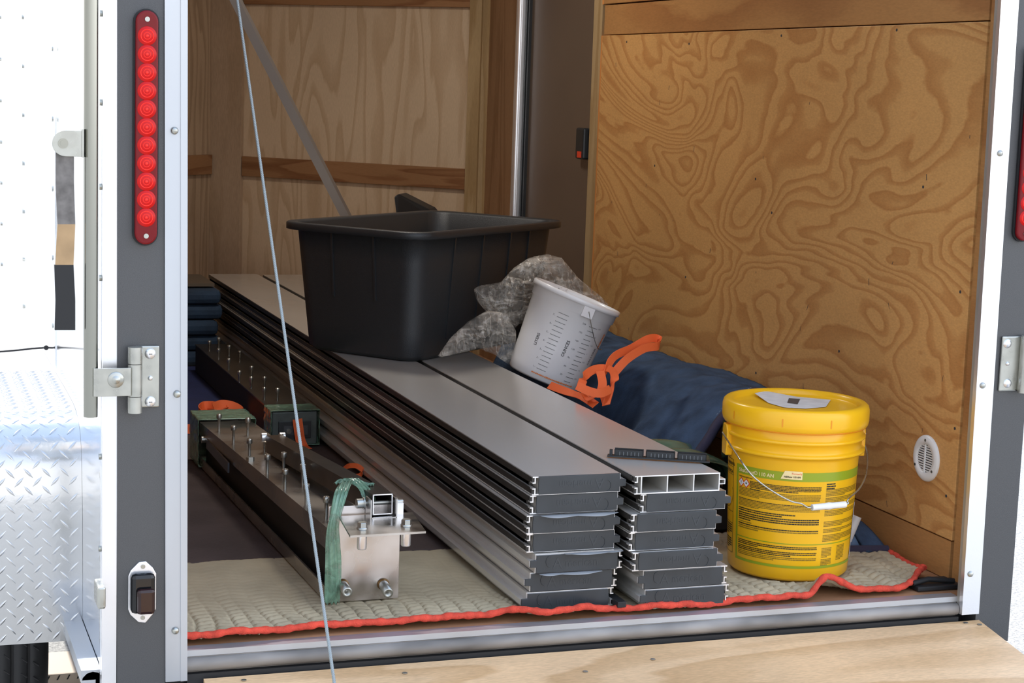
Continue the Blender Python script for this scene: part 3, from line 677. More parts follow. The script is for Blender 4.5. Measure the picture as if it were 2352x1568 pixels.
# ------------------------------------------------------------------ orange straps on it
def strap(name,ptsY,label,w=0.025,wd=(0.3,0.4,0.86),seg=6,twist=0.0,mat=None,extra=None):
    pts=[px(x,y,Y=Y) for x,y,Y in ptsY]; P_=smooth_path(pts,seg); n=len(P_)
    m=MB(); ws=[Matrix.Rotation(twist*k/n,3,'Z')@Vector(wd) for k in range(n)]
    m.ribbon(P_,w,ws)
    if extra:
        for ex,wd2 in extra:
            P2=smooth_path([px(x,y,Y=Y) for x,y,Y in ex],seg); m.ribbon(P2,w,Vector(wd2))
    o=m.build(name,M_orange,None,solid=0.0016); return tag(o,label,'strap')
strap('ratchet_strap',[(1392,925,0.88),(1382,885,0.92),(1392,850,0.95),(1412,818,0.97),(1450,800,1.0),(1490,778,1.02),(1513,779,1.03),(1512,794,1.0),(1480,800,0.98),(1440,825,0.96),(1412,855,0.95)],
 'loose looping orange strap lying on the blue blanket beside the measuring bucket',w=0.021,wd=(0.35,0.3,0.85),
 extra=[([(1332,895,0.90),(1345,862,0.93),(1372,846,0.95),(1402,848,0.95),(1412,868,0.93),(1402,895,0.90),(1392,930,0.86)],(0.5,0.5,0.5)),
        ([(1325,885,0.87),(1350,897,0.86),(1378,903,0.85),(1402,893,0.86)],(0.0,0.3,1)),
        ([(1378,852,0.93),(1384,880,0.9),(1378,905,0.88)],(1,0.0,0.2)),
        ([(1262,884,1.06),(1285,893,1.00),(1310,902,0.95),(1340,912,0.92),(1368,930,0.86)],(0.3,0.6,0.4)),
        ([(1340,905,0.9),(1352,915,0.88),(1372,905,0.86)],(0.3,0.9,0.2))])
# things under the bucket
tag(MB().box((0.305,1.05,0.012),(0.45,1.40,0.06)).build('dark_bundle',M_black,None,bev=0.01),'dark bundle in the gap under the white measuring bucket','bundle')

# green wrapped bundle below the blanket
gb=thing('wrapped_bundle',(0.55,0.75,0.012),'green shrink-wrapped bundle under the front of the blue blanket','bundle')
def gw(u,v):
    a=PI*v; y=0.56+0.24*u+0.01*math.sin(v*9)
    x=0.46-0.13*math.cos(a)*(1+0.05*math.sin(u*20)); z=0.115+0.075*math.sin(a)*(1+0.10*math.sin(u*14+v*7))
    return Vector((x,y,z))
m=MB().grid(gw,40,30); m.build('film_wrap',pbr('teal_wrap',(0.06,0.13,0.085),0.2,coat=0.5,bump=0.8,bscale=40,var=0.5,vscale=15),gb,solid=0.002)
MB().box((0.335,0.565,0.012),(0.585,0.78,0.098)).build('bundle_core',M_black,gb,bev=0.004)
gb2=thing('wrapped_bundle',(0.66,0.8,0.012),'shiny green wrapped end leaning up behind the yellow pail','bundle')
def gw2(u,v):
    a=2*PI*v; r=0.045*(1+0.1*math.sin(a*3+u*8)); c0=Vector((0.585,0.66,0.215)).lerp(Vector((0.68,0.80,0.15)),u)
    return c0+Vector((0.3*r*math.cos(a),0.5*r*math.cos(a),r*math.sin(a)))
MB().grid(gw2,16,24).build('film_wrap',MATS['teal_wrap'],gb2)
MB().box((0.62,0.56,0.012),(0.76,0.72,0.16)).build('bundle_core',M_black,gb2,bev=0.004)

# ------------------------------------------------------------------ crumpled clear plastic film
def crumple(name,outline,depthf,label,bulge=0.06,amp=0.02,seed=0,nx=70,ny=70):
    """closed lumpy sheet: outline (photo-measured) at its own distance, real thickness"""
    xs=[p[0] for p in outline]; ys=[p[1] for p in outline]; x0,x1,y0,y1=min(xs),max(xs),min(ys),max(ys)
    cx,cy=sum(xs)/len(xs),sum(ys)/len(ys)
    def rad(th):
        best=0; d=(math.cos(th),math.sin(th)); n=len(outline)
        for i in range(n):
            a=outline[i]; b=outline[(i+1)%n]; ex,ey=b[0]-a[0],b[1]-a[1]; det=d[0]*(-ey)+d[1]*ex
            if abs(det)<1e-9: continue
            rx,ry=a[0]-cx,a[1]-cy; t=(rx*(-ey)+ry*ex)/det; s=(d[0]*ry-d[1]*rx)/det
            if t>0 and -1e-6<=s<=1+1e-6: best=max(best,t)
        return best
    NT,NR=140,34; m=MB()
    for side in (1,-1):
        def f(u,v):
            th=2*PI*u; R_=rad(th)*v; x=cx+R_*math.cos(th); y=cy+R_*math.sin(th)
            p=px(x,y,Y=depthf(x,y)); b=bulge*math.sqrt(max(0,1-v*v))
            q=Vector((x*0.02,y*0.02,seed+side*3)); 
            rn=1-abs(noise.noise(q*1.6+Vector((noise.noise(q*2)*1.5,)*3)))*2; rn2=1-abs(noise.noise(q*4.0))*2; rn3=noise.noise(q*9)
            return p+Vector((-0.35,-0.93,0))*side*(b*(0.7+0.3*rn)+amp*(rn*0.7+rn2*0.4+rn3*0.15)*(1-v**6))
        m.grid(f,NT,NR)
    o=m.build(name,M_film); return tag(o,label,'plastic film')
dep=lambda x,y: 1.52
crumple('plastic_film',[(1088,662),(1105,655),(1150,648),(1180,615),(1215,592),(1255,583),(1290,592),(1330,640),(1380,680),(1398,700),(1330,720),(1240,730),(1190,745),(1180,760),(1150,748),(1120,720),(1095,690)],dep,'crumpled clear plastic film heaped above and behind the measuring bucket',0.05,0.022,1.0)
crumple('plastic_film',[(1002,822),(1035,775),(1075,738),(1120,712),(1165,720),(1185,760),(1190,815),(1168,838),(1140,815),(1100,800),(1050,812)],lambda x,y:1.42,'clear plastic film trailing down onto the top of the right stack beside the tote',0.03,0.016,5.0)

# ------------------------------------------------------------------ yellow pail
pc=Vector((0.549,0.246,0.0125)); FACE=math.radians(241.4)
pail=thing('plastic_pail',pc,'yellow five gallon pail with lid and wire handle on the quilted mat','pail')
Mp=Matrix.Translation(pc)
def rp_(z): return 0.1285+0.0105*min(1,z/0.27)
prof=[(0.0001,0.002),(0.11,0.002),(0.122,0.0),(0.1275,0.006),(rp_(0.05),0.05),(rp_(0.15),0.15),(rp_(0.255),0.255),(0.1405,0.262),(0.1480,0.2635),(0.1500,0.2655),(0.1500,0.2685),(0.1480,0.2705),(0.1430,0.2720),(0.1425,0.275),(0.1430,0.290),(0.1480,0.2925),(0.1500,0.2945),(0.1500,0.2975),(0.1480,0.2995),(0.1440,0.3010),(0.1440,0.322)]
MB().lathe(prof,96,Mp).build('pail_body',M_yellow,pail)
lid=[(0.144,0.321),(0.150,0.318),(0.1535,0.321),(0.1553,0.330),(0.1553,0.352),(0.153,0.360),(0.148,0.3645),(0.140,0.3655),(0.133,0.363),(0.1315,0.356),(0.128,0.353),(0.09,0.353),(0.0001,0.3535)]
ld=MB().lathe(lid,96,Mp).build('lid',M_yellow,pail); 
MB().lathe([(0.1440,0.316),(0.1505,0.3165),(0.1515,0.320),(0.146,0.3215)],72,Mp).build('tear_strip',pbr('orange_plastic',(0.85,0.30,0.008),0.35),ld)
def cy(phi,z,r): a=FACE+phi; return pc+Vector((r*math.cos(a),r*math.sin(a),z))
for phi in (-0.95,-0.16,0.5):
    tb_=MB(); vs=[cy(phi+dp,z,0.1553+0.0008) for z in (0.331,0.348) for dp in (-0.008,0.008)]; tb_.add(vs,[(0,1,3,2)]); tb_.build('lid_notch',MATS['orange_plastic'],ld)
# ear and bail
for phi,nm in ((-1.28,'bail_ear'),(-1.28+PI,'bail_ear')):
    m=MB(); vs=[]
    for z,w in ((0.246,0.10),(0.266,0.125),(0.298,0.125),(0.312,0.08)):
        for dp in (-w,w): vs+=[cy(phi+dp,z,0.139),cy(phi+dp,z,0.1535)]
    fs=[]
    for k in range(3):
        a=4*k; fs+=[(a+1,a+3,a+7,a+5),(a,a+1,a+5,a+4),(a+3,a+2,a+6,a+7)]
    fs+=[(0,2,3,1),(12,13,15,14)]
    m.add(vs,fs); m.build(nm,M_yellow,pail,bev=0.002)
e0=cy(-1.28,0.292,0.157); e1=cy(-1.28+PI,0.292,0.157)
gl=px(1865,1165,Y=0.06); gr=px(1942,1158,Y=0.06)
bail=smooth_path([e0,px(1700,1055,Y=0.10),px(1728,1092,Y=0.08),px(1770,1125,Y=0.07),px(1815,1150,Y=0.065),px(1840,1156,Y=0.06),px(1852,1163,Y=0.06),gl,gr,px(1946,1150,Y=0.062),px(1952,1142,Y=0.07),px(1975,1120,Y=0.11),px(1990,1085,Y=0.17),px(1992,1040,Y=0.25),px(1982,1010,Y=0.31),e1],6)
MB().tube(bail,0.0018,8).build('wire_bail',M_zinc,pail)
d_=(gr-gl); m=MB(); n_=9; rr=[0.0066]*n_; rr[4]=0.0078
m.tube([gl+d_*(k/(n_-1)) for k in range(n_)],rr,16); m.build('grip',M_white,pail)
# printed label
LBL={'d':MB(),'g':MB(),'k':MB(),'o':MB(),'c':MB(),'r':MB(),'w':MB()}
def patch(mb,p0,p1,z0,z1,lift=0.0004,n=None):
    n=n or max(1,int((p1-p0)/0.06)); vs=[]
    for k in range(n+1):
        p=p0+(p1-p0)*k/n; vs+=[cy(p,z0,rp_(z0)+lift),cy(p,z1,rp_(z1)+lift)]
    mb.add(vs,[(2*k,2*k+2,2*k+3,2*k+1) for k in range(n)],True)
def ptext(mb,s,size,phi,z,align='LEFT',bold=0,lift=0.0008,rot=0):
    vs,fs=text2d(s,size,align,bold); c,sn=math.cos(rot),math.sin(rot)
    mb.add([cy(phi+(c*x-sn*y)/rp_(z),z+sn*x+c*y,rp_(z+sn*x+c*y)+lift) for x,y in vs],fs)
D=math.radians
patch(LBL['g'],D(-57),D(84),0.2155,0.2345)
patch(LBL['g'],D(-57),D(-54.2),0.032,0.2155)
patch(LBL['g'],D(-57),D(80),0.029,0.0345)
patch(LBL['g'],D(-54.2),D(82),0.0800,0.0820)
ptext(LBL['c'],'SikaGrout\u00ae 110 AN',0.0108,D(-53),0.2200,bold=0.00025)
vs=[]
for k in range(7):
    vs+=[cy(D(-9.5+18.5*k/6),0.2200,0.1388),cy(D(-6+15*k/6),0.2372,0.1388)]
LBL['c'].add(vs,[(2*k,2*k+2,2*k+3,2*k+1) for k in range(6)])
ptext(LBL['r'],'Formerly',0.0056,D(0.0),0.2305,lift=0.0026); ptext(LBL['k'],'NEFlow 110 AN',0.0050,D(-6.5),0.2235,bold=0.00015,lift=0.0026)
rs=random.Random(11)
def para(p0,p1,ztop,lines,lh=0.0030,key='o',bold0=False,last=0.6):
    for i in range(lines):
        z=ztop-i*lh; p=p0; pe=p1 if i<lines-1 else p0+(p1-p0)*last
        while p<pe-0.01:
            w=rs.uniform(0.012,0.055); q=min(p+w,pe)
            patch(LBL['k' if (bold0 and i==0) else key],p,q,z-lh*0.36,z+lh*0.22,n=2); p=q+0.0035
LP=D(-52.5); RPp=D(27)
ptext(LBL['k'],'WARNING IRRITANT',0.0042,LP,0.2085,bold=0.0001)
# hazard diamonds
for k,phi in enumerate((D(-49.5),D(-43))):
    for s,mb,lf in ((0.0105,'d',0.0006),(0.0080,'w',0.0010)):
        LBL[mb].add([cy(phi+a/rp_(0.2),0.1975+b,rp_(0.2)+lf) for a,b in ((-s,0),(0,-s),(s,0),(0,s))],[(0,1,2,3)])
    ptext(LBL['k'],'!' if k==0 else '+',0.010,phi,0.194,'CENTER',bold=0.0003,lift=0.0014)
para(D(-39),RPp,0.2040,5,key='k',last=0.7)
para(LP,RPp,0.1865,6,last=0.3)
para(D(-39),D(-20),0.1880,1,key='k')
para(LP,RPp,0.1640,6,last=0.3,bold0=True)
para(LP,D(5),0.1430,2,lh=0.0042,key='k',last=0.8)
para(LP,RPp,0.1335,4,lh=0.0045,key='k',last=0.2)
para(LP,D(-25),0.1145,1)
para(LP,RPp,0.1100,3,lh=0.0042,key='o',bold0=True,last=0.3)
C2=D(32); C3=D(78)
para(C2,D(42),0.2100,3,lh=0.0048,key='k',last=0.9)
for zt,nl in ((0.1975,5),(0.1800,4),(0.1655,4),(0.1520,4),(0.1290,4),(0.1130,3),(0.1000,5)):
    para(C2,C3,zt,nl,lh=0.0031,last=0.5)
para(LP,RPp,0.0745,3,lh=0.0036,key='k',last=0.3); para(LP,RPp,0.0625,3,lh=0.0036,key='k',last=0.7); para(LP,RPp,0.0510,3,lh=0.0034,last=0.5)
para(D(32),D(43),0.0720,7,lh=0.0031); para(D(32),D(44),0.0480,5,lh=0.0031); para(D(50),D(62),0.0740,11,lh=0.0030)
# black outlined block at the far left of the pail
for z in (0.036,0.100,0.125,0.205,0.222,0.238): patch(LBL['k'],D(-88),D(-63),z,z+0.0009)
patch(LBL['k'],D(-63.6),D(-63),0.036,0.238,n=2)
for z,s in ((0.226,'WARNING'),(0.209,'CERTIFICA')): ptext(LBL['k'],s[:9],0.009,D(-79) if len(s)<8 else D(-82),z,bold=0.0003)
for k in range(22):
    a=2*PI*k/22; a2=2*PI*(k+1)/22; cz=0.162; r1,r2=0.030,0.0288
    LBL['k'].add([cy(D(-76)+r*math.cos(t)/0.135,cz+r*math.sin(t),rp_(cz)+0.0006) for r,t in ((r1,a),(r1,a2),(r2,a2),(r2,a))],[(0,1,2,3)])
para(D(-82),D(-65),0.0960,5,lh=0.0048,key='k'); para(D(-82),D(-65),0.0660,5,lh=0.0048,key='k')
for k_,nm,mt in (('d','hazard_symbol_border',M_redp),('g','green_label_frame',M_green),('k','printed_text',M_print),('o','fine_print',M_ink),('c','cream_lettering',M_cream),('r','red_lettering',M_redp),('w','hazard_symbol_ground',M_white)):
    LBL[k_].build(nm,mt,pail)
# paper sticker on the right flank, and torn label on the lid
m=MB(); 
def st(u,v):
    z=0.035+0.12*v; return cy(D(80)+D(14)*u,z,rp_(z)+0.001)
m.grid(st,6,8); 
def st2(u,v): return cy(D(80)+D(6)*u,0.105+0.045*v,rp_(0.13)+0.001+0.030*(1-u)*v+0.006*v)
tag(m.build('paper_sticker',M_paper,pail),'white paper sticker')
a=px(1955,1230,Y=0.16)
lp=MB(); q=[px(1733,908,Z=0.3672),px(1760,903,Z=0.3672),px(1830,911,Z=0.3672),px(1908,918,Z=0.3672),px(1897,934,Z=0.3672),px(1850,938,Z=0.3672),px(1800,935,Z=0.3672),px(1765,925,Z=0.3672)]
q=[Vector((p.x,p.y,0.3672)) for p in q]
lp.add([p+Vector((0,0,0.0 if i not in (0,1) else 0.005)) for i,p in enumerate(q)],[tuple(range(8))]); lb=lp.build('torn_label',M_paper,ld,solid=0.0004)
bq=MB(); q=[px(1812,914,Z=0.3677),px(1838,916,Z=0.3677),px(1832,928,Z=0.3677),px(1808,925,Z=0.3677)]; bq.add([(p.x,p.y,0.3679) for p in q],[(0,1,2,3)]); bq.build('printed_square',M_inkgrey,lb)

# paper roll and folded denim behind the pail
pr_=MB(); A_=px(1945,1240,Y=0.30); B_=px(1968,1185,Y=0.30)
pr_.tube([A_,B_],0.011,14); tag(pr_.build('paper_roll',M_paper),'small white rolled paper sticking out behind the right side of the yellow pail','paper')
dn=thing('denim_cloth',(0.80,0.42,0.013),'folded pale and navy denim cloth in the corner behind the yellow pail','cloth')
M_denim=pbr('denim',(0.12,0.19,0.30),0.8,bump=0.6,bscale=300,var=0.2,vscale=60)
def dn1(u,v): 
    p=px(1950+65*u,1262-70*(1-abs(2*v-1)**3)*(0.75+0.25*math.cos(u*3)),Y=0.40); return Vector((p.x,0.36+0.09*v,max(0.014,0.014+0.068*math.sin(PI*min(1,v*1.15)/1.15*0.95)+0.004*math.sin(u*9))))
MB().grid(lambda u,v:Vector((0.62+0.16*u+0.015*v,0.33+0.13*v,0.016+0.062*math.sin(PI*v*0.5)+0.004*math.sin(u*8))),20,14).build('pale_panel',M_denim,dn,solid=0.006)
MB().grid(lambda u,v:Vector((0.775+0.055*u,0.30+0.16*v,0.016+0.060*math.sin(PI*v*0.5)*(1-0.35*u))),8,14).build('navy_panel',M_blue,dn,solid=0.008)
MB().tube([(0.60,0.335,0.020),(0.70,0.325,0.020),(0.83,0.30,0.020)],0.010,10).build('navy_fold',M_bluedk,dn)
MB().box((0.605,0.34,0.0125),(0.80,0.46,0.022)).build('under_fold',M_bluedk,dn)
# black rubber pad in the right corner
pd=thing('rubber_pad',(0.81,0.08,0.002),'black rubber pad in the rear right corner of the floor','pad')
MB().box((0.745,0.035,0.001),(0.852,0.105,0.012)).build('pad',M_black,pd,bev=0.003)
MB().tube([(0.74,0.05,0.016),(0.78,0.055,0.022),(0.84,0.05,0.016)],0.006,8).build('pull_strap',M_black,pd)

# ------------------------------------------------------------------ quilted mats
M_beige=pbr('beige_quilt',(0.46,0.39,0.265),0.9,bump=0.25,bscale=220,var=0.14,vscale=7,spec=0.15)
front=[(-0.862,0.020),(-0.77,0.025),(-0.72,0.016),(-0.66,0.022),(-0.60,0.03),(-0.509,0.036),(-0.40,0.032),(-0.25,0.036),(-0.16,0.034),(-0.10,0.010),(-0.06,0.012),(0.0,0.018),(0.06,0.034),(0.116,0.016),(0.20,0.016),(0.323,0.028),(0.42,0.026),(0.500,0.030),(0.512,0.040),(0.53,0.040),(0.593,0.036),(0.65,0.034),(0.705,0.036),(0.745,0.060),(0.79,0.11),(0.813,0.125)]
fhz=[(-0.862,0.004),(-0.74,0.006),(-0.70,0.014),(-0.655,0.006),(-0.53,0.008),(-0.20,0.006),(-0.13,0.016),(-0.08,0.010),(0.0,0.016),(0.04,0.006),(0.48,0.003),(0.503,0.010),(0.510,0.042),(0.525,0.045),(0.545,0.036),(0.60,0.006),(0.70,0.004),(0.813,0.016)]
def quilt(x,y):
    xx=x+0.012*noise.noise(Vector((x*9,y*9,1))); yy=y+0.010*noise.noise(Vector((x*8,y*8,5)))
    colw=0.034; ci=math.floor(xx/colw); s=1 if ci%2 else -1; fx=(xx/colw-ci)
    rows=(yy+s*0.42*(xx-ci*colw)+ (0.007 if ci%2 else 0))/0.024
    a=abs(math.sin(PI*rows))**0.5; b=min(1,min(fx,1-fx)*7)**0.6
    c2=abs(math.sin(PI*(rows*0.5+fx*2.0)))**0.35
    return a*b*(0.8+0.2*c2)
def beige_f(u,v):
    x=-0.862+u*(0.813+0.862); yf=lerp(front,x); xe=0.835
    back=0.552+0.006*abs(math.sin(x*38))+0.004*math.sin(x*7)
    if x>0.62: back=back+(0.36-0.552)*min(1,(x-0.62)/0.12)
    y=yf+(back-yf)*v
    hz=lerp(fhz,x)*math.exp(-(y-yf)/0.035) if True else 0
    xs=x+ (0.835-0.813)*v*max(0,(u-0.9)/0.1)
    flat=1.0
    for (a,b) in ((-0.125,0.09),(0.09,0.31)):
        if a<x<b and y>0.018: flat=0.25
    if (x-0.549)**2+(y-0.246)**2<0.135**2: flat=0.25
    amp=0.0095*(0.10+0.90*math.exp(-max(0,y-0.13)/0.06)) if x<0.5 else 0.006
    z=0.005+amp*quilt(x,y)*flat+0.002*noise.noise(Vector((x*6,y*6,0)))*flat+hz*0.9
    if x>0.6: z+=0.010*max(0,noise.noise(Vector((x*22,y*10,8))))+0.006*min(1,(x-0.6)/0.1)*math.exp(-((y-0.25)/0.15)**2)
    return Vector((xs,y,max(0.003,z)))
mat_=thing('quilted_mat',(-0.1,0.3,0.0),'beige quilted mat with red binding along the rear threshold','mat')
MB().grid(beige_f,520,170).build('quilted_cloth',M_beige,mat_,solid=0.003)
ed=[beige_f(k/400,0)+Vector((0,-0.002,0.001)) for k in range(401)]
e2=[]
for k in range(401):
    w=ed[max(0,k-4):k+5]; a=Vector((0,0,0))
    for q in w: a=a+q
    e2.append(a/len(w))
ed=e2
MB().tube(ed,[0.0068+0.0012*math.sin(k*0.9)*math.sin(k*0.31) for k in range(401)],8).build('red_binding',M_redtrim,mat_)
ed2=[beige_f(1,k/60)+Vector((0.002,0,0.001)) for k in range(61)]+[beige_f(1-k/100,1)+Vector((0,0.003,0.001)) for k in range(1,13)]
MB().tube(ed2,0.0065,8).build('red_binding',M_redtrim,mat_)
M_brown=pbr('brown_blanket',(0.080,0.060,0.056),0.9,bump=0.6,bscale=120,var=0.18,vscale=6,spec=0.15)
def brown_f(u,v):
    x=-0.862+u*1.15; y=0.553+v*1.40; z=0.004+0.003*noise.noise(Vector((x*6,y*3,2)))+0.0022*abs(math.sin(x*40+math.sin(y*30)*0.5))*0.5
    return Vector((x,y,max(0.002,z)))
b_=tag(MB().grid(brown_f,120,120).build('floor_blanket',M_brown,None,solid=0.003),'dark brown blanket spread under the steel rail on the floor','blanket')
def bf(u,v):
    x=-0.862+u*1.15; y=1.93+v*1.2; return Vector((x,y,0.006+0.004*noise.noise(Vector((x*6,y*6,2)))+0.003*math.sin(x*40)*0.5))
tag(MB().grid(bf,90,90).build('floor_blanket',pbr('royal_blue_blanket',(0.012,0.020,0.085),0.85,bump=0.5,bscale=120,var=0.2,vscale=8),None,solid=0.003),'royal blue blanket on the floor at the far left behind the orange strap','blanket')
# folded blue pile at the far left
pl=thing('folded_blanket',(-0.35,3.35,0.0),'dark teal blue folded blanket pile against the nose at far left','blanket')
for k in range(5):
    z=0.003+k*0.055; MB().box((-0.60,3.15+0.01*(k%2),z),(-0.145-0.008*(k%3),3.6,z+0.052)).build('fold',pbr('teal_blue_blanket',(0.018,0.040,0.075),0.85,bump=0.6,bscale=80,var=0.3,vscale=12),pl,bev=0.018)
tag(MB().box((-0.52,3.2,0.281),(-0.17,3.5,0.292)).build('cardboard_sheet',pbr('brown_board',(0.12,0.09,0.06),0.8)),'brown board sheet on top of the teal blue blanket pile','board')

# orange strap on the floor at left
def fs(x,y,z=0.02): p=px(x,y,Z=z); return p
m=MB()
m.ribbon(smooth_path([fs(400,985),fs(435,985),fs(462,985),fs(470,965,0.03),fs(456,945,0.045),fs(470,932,0.05),fs(500,934,0.05),fs(520,945,0.04),fs(495,950,0.035),fs(475,948,0.03)],6),0.028,Vector((0.1,0.5,1)))
m.ribbon(smooth_path([fs(490,935,0.055),fs(510,928,0.06),fs(535,932,0.055),fs(553,945,0.04),fs(530,952,0.025),fs(500,953,0.02)],6),0.026,Vector((0.15,0.5,1)))
tag(m.build('ratchet_strap',M_orange,None,solid=0.0016),'orange strap coiled on the blue floor blanket behind the near steel rail','strap')
m=MB(); m.ribbon(smooth_path([px(683,962,Y=1.70),px(686,985,Y=1.697),px(690,1010,Y=1.697),px(697,1024,Y=1.69),px(706,1030,Z=0.014)],5),0.027,Vector((1,0,0)))
tag(m.build('ratchet_strap',M_orange,None,solid=0.0016),'orange strap end hanging over the wrapped end of the rear rail','strap')
m=MB(); m.ribbon(smooth_path([fs(786,1080,0.02),fs(800,1070,0.04),fs(820,1070,0.045),fs(832,1080,0.035),fs(826,1092,0.02),fs(812,1094,0.016)],6),0.013,Vector((0.2,0.3,1)))
tag(m.build('ratchet_strap',M_orange,None,solid=0.0016),'short orange strap end curling up on the floor beside the steel tube','strap')

# ------------------------------------------------------------------ near stainless steel rail assembly
ra=thing('steel_rail',(-0.41,0.2,0.012),'near stainless steel rail assembly with upright bolts and a bare end plate','steel rail')
def rz_(y): return 0.158-0.026*(y-0.2)
def rxl(y): return -0.479-0.022*(y-0.2)
W1=0.135
def along(poly):    # poly in (dx,z fraction) swept along y
    m=MB(); ys=[0.198,0.6,1.0,1.5]; n=len(poly); vs=[];fs_=[]
    for y in ys:
        for dx,z in poly: vs.append((rxl(y)+dx,y,0.012+z*(rz_(y)-0.012)))
    for i in range(len(ys)-1):
        for k in range(n): k2=(k+1)%n; fs_.append((i*n+k,(i+1)*n+k,(i+1)*n+k2,i*n+k2))
    fs_+= [tuple(range(n)),tuple(range(len(vs)-1,len(vs)-n-1,-1))]
    return m.add(vs,fs_)
along([(0,1),(W1,1),(W1,0.70),(W1-0.003,0.70),(W1-0.003,0.975),(0.003,0.975),(0.003,0.70),(0,0.70)]).build('top_channel',M_steel_dark,ra)
along([(0.018,0.03),(0.022,0.03),(0.022,0.97),(0.018,0.97)]).build('web',M_black,ra)
along([(W1-0.022,0.03),(W1-0.018,0.03),(W1-0.018,0.97),(W1-0.022,0.97)]).build('web',M_black,ra)
along([(-0.002,0.0),(W1,0.0),(W1,0.20),(W1-0.004,0.20),(W1-0.004,0.03),(0.002,0.03),(0.002,0.20),(-0.002,0.20)]).build('bottom_channel',M_steel_dark,ra)
MB().box((-0.480,0.191,0.0125),(-0.336,0.1955,0.203)).build('end_plate',pbr('smeared_stainless',(0.62,0.58,0.56),0.27,1.0,var=0.18,vscale=11,rvar=0.17,bump=0.06,bscale=12),ra,bev=0.0008)
def bolt(par,p,h=0.042,hr=0.0068,nm='bolt'):
    m=MB(); q=Matrix.Translation(p)
    m.lathe([(0.0001,h),(hr*0.55,h),(hr*0.6,h-0.003),(hr*0.9,h-0.001),(hr,h-0.003),(hr,h-0.0125),(0.0036,h-0.0135),(0.0036,0.0)],14,q); return m.build(nm,M_zinc,par)
def z5(x,y): return 420+x*.36341,850+y*.36341
for bx,by,tz in [(228,385,None),(320,462,None),(420,548,None),(533,655,None),(645,752,None),(780,850,None),(905,935,None),(410,410,None),(515,515,None),(618,520,None),(637,640,None),(757,720,None)]:
    X_,Y_=z5(bx,by); z=0.14
    for _ in range(6): p=px(X_,Y_,Z=z); z=rz_(p.y)
    if p.y<1.48 and p.x<rxl(p.y)+W1: bolt(ra,Vector((p.x,p.y,z)),0.045)
# square tube arm
T0=Vector((-0.380,0.165,0.2095)); T1=Vector((-0.412,1.02,0.160)); ty=(T1-T0).normalized(); tx=Vector((1,0,0)); tx=(tx-ty*tx.dot(ty)).normalized(); tz=tx.cross(ty)
def Tm(x,y,z): return T0+tx*x+ty*y+tz*z
def tbox(m,a,b): 
    mm=MB().box(a,b); m.add([Tm(*v) for v in mm.v],mm.f); return m
LT=(T1-T0).length; m=MB(); h_=0.020; t_=0.002
tbox(m,(-h_,0,h_-t_),(h_,LT,h_)); tbox(m,(-h_,0,-h_),(h_,LT,-h_+t_)); tbox(m,(-h_,0,-h_+t_),(-h_+t_,LT,h_-t_)); tbox(m,(h_-t_,0,-h_+t_),(h_,LT,h_-t_))
m.build('square_tube',pbr('dark_tube_steel',(0.10,0.088,0.078),0.32,0.85,var=0.3,vscale=8),ra)
m=MB()
for a,b in (((-h_,-0.0008,h_-t_),(h_,0,h_)),((-h_,-0.0008,-h_),(h_,0,-h_+t_)),((-h_,-0.0008,-h_),(-h_+t_,0,h_)),((h_-t_,-0.0008,-h_),(h_,0,h_))): tbox(m,a,b)
m.build('tube_end',M_alu_bright,ra)
m=MB(); m.tube([Tm(-0.040,0.022,0.0),Tm(0.048,0.022,0.0)],0.0042,12); pb=m.build('pivot_bolt',M_zinc,ra)
m=MB(); m.tube([Tm(-0.046,0.022,0),Tm(-0.033,0.022,0)],0.0095,16); m.tube([Tm(-0.033,0.022,0),Tm(-0.031,0.022,0)],0.012,16); m.build('bolt_head',M_zinc,pb)
m=MB(); m.tube([Tm(0.026,0.022,0),Tm(0.034,0.022,0)],0.0095,6,sm=False); m.tube([Tm(0.034,0.022,0),Tm(0.0365,0.022,0)],0.0075,16); m.build('nut',M_zinc,pb)
# horizontal mounting plate with clevis
ZP=0.186
MP=[(-0.478,0.030),(-0.331,0.034),(-0.313,0.186),(-0.462,0.182)]
MB().prism(MP,'z',ZP-0.004,ZP).build('mounting_plate',M_steel,ra)
m=MB()
for x in (-0.4065,-0.3555): m.box((x-0.0012,0.150,ZP),(x+0.0012,0.188,ZP+0.036))
m.box((-0.4065,0.150,ZP),(-0.3555,0.188,ZP+0.0012)); m.build('clevis',M_steel,ra)
MB().box((-0.352,0.175,ZP),(-0.335,0.19,ZP+0.022)).build('side_tab',M_alu_bright,ra)
for x,y in ((832,1213),(933,1206)):
    p=px(x,y,Z=ZP)
    m=MB(); m.lathe([(0.0001,0.0095),(0.0085,0.0095),(0.0098,0.0085),(0.0098,0.0)],6,Matrix.Translation((p.x,p.y,ZP+0.0025)),sm=False); m.lathe([(0.0001,0.0025),(0.0108,0.0025),(0.0108,0.0)],18,Matrix.Translation((p.x,p.y,ZP)))
    m.build('hex_bolt',M_zinc,ra)
    m=MB(); m.lathe([(0.0001,-0.040),(0.0080,-0.040),(0.0093,-0.038),(0.0093,-0.0045)],24,Matrix.Translation((p.x,p.y,ZP))); m.build('sleeve',M_alu_bright,ra)
for (x,y,x2,y2) in ((787,1343,798,1360),(880,1341,892,1362)):
    a=px(x,y,Y=0.191); b=px(x2,y2,Y=0.150); m=MB()
    T=Matrix.Translation(a)@(b-a).to_track_quat('Z','Y').to_matrix().to_4x4(); l=(b-a).length
    m.lathe([(0.0098,0),(0.0098,l),(0.0052,l),(0.0052,l-0.015),(0.0001,l-0.015)],20,T); o=m.build('threaded_boss',M_zinc,ra)
    m=MB(); m.lathe([(0.0100,0.0),(0.0125,0.001),(0.0100,0.004)],20,T); m.build('weld_ring',pbr('weld_heat_tint',(0.30,0.17,0.06),0.4,0.8),o)
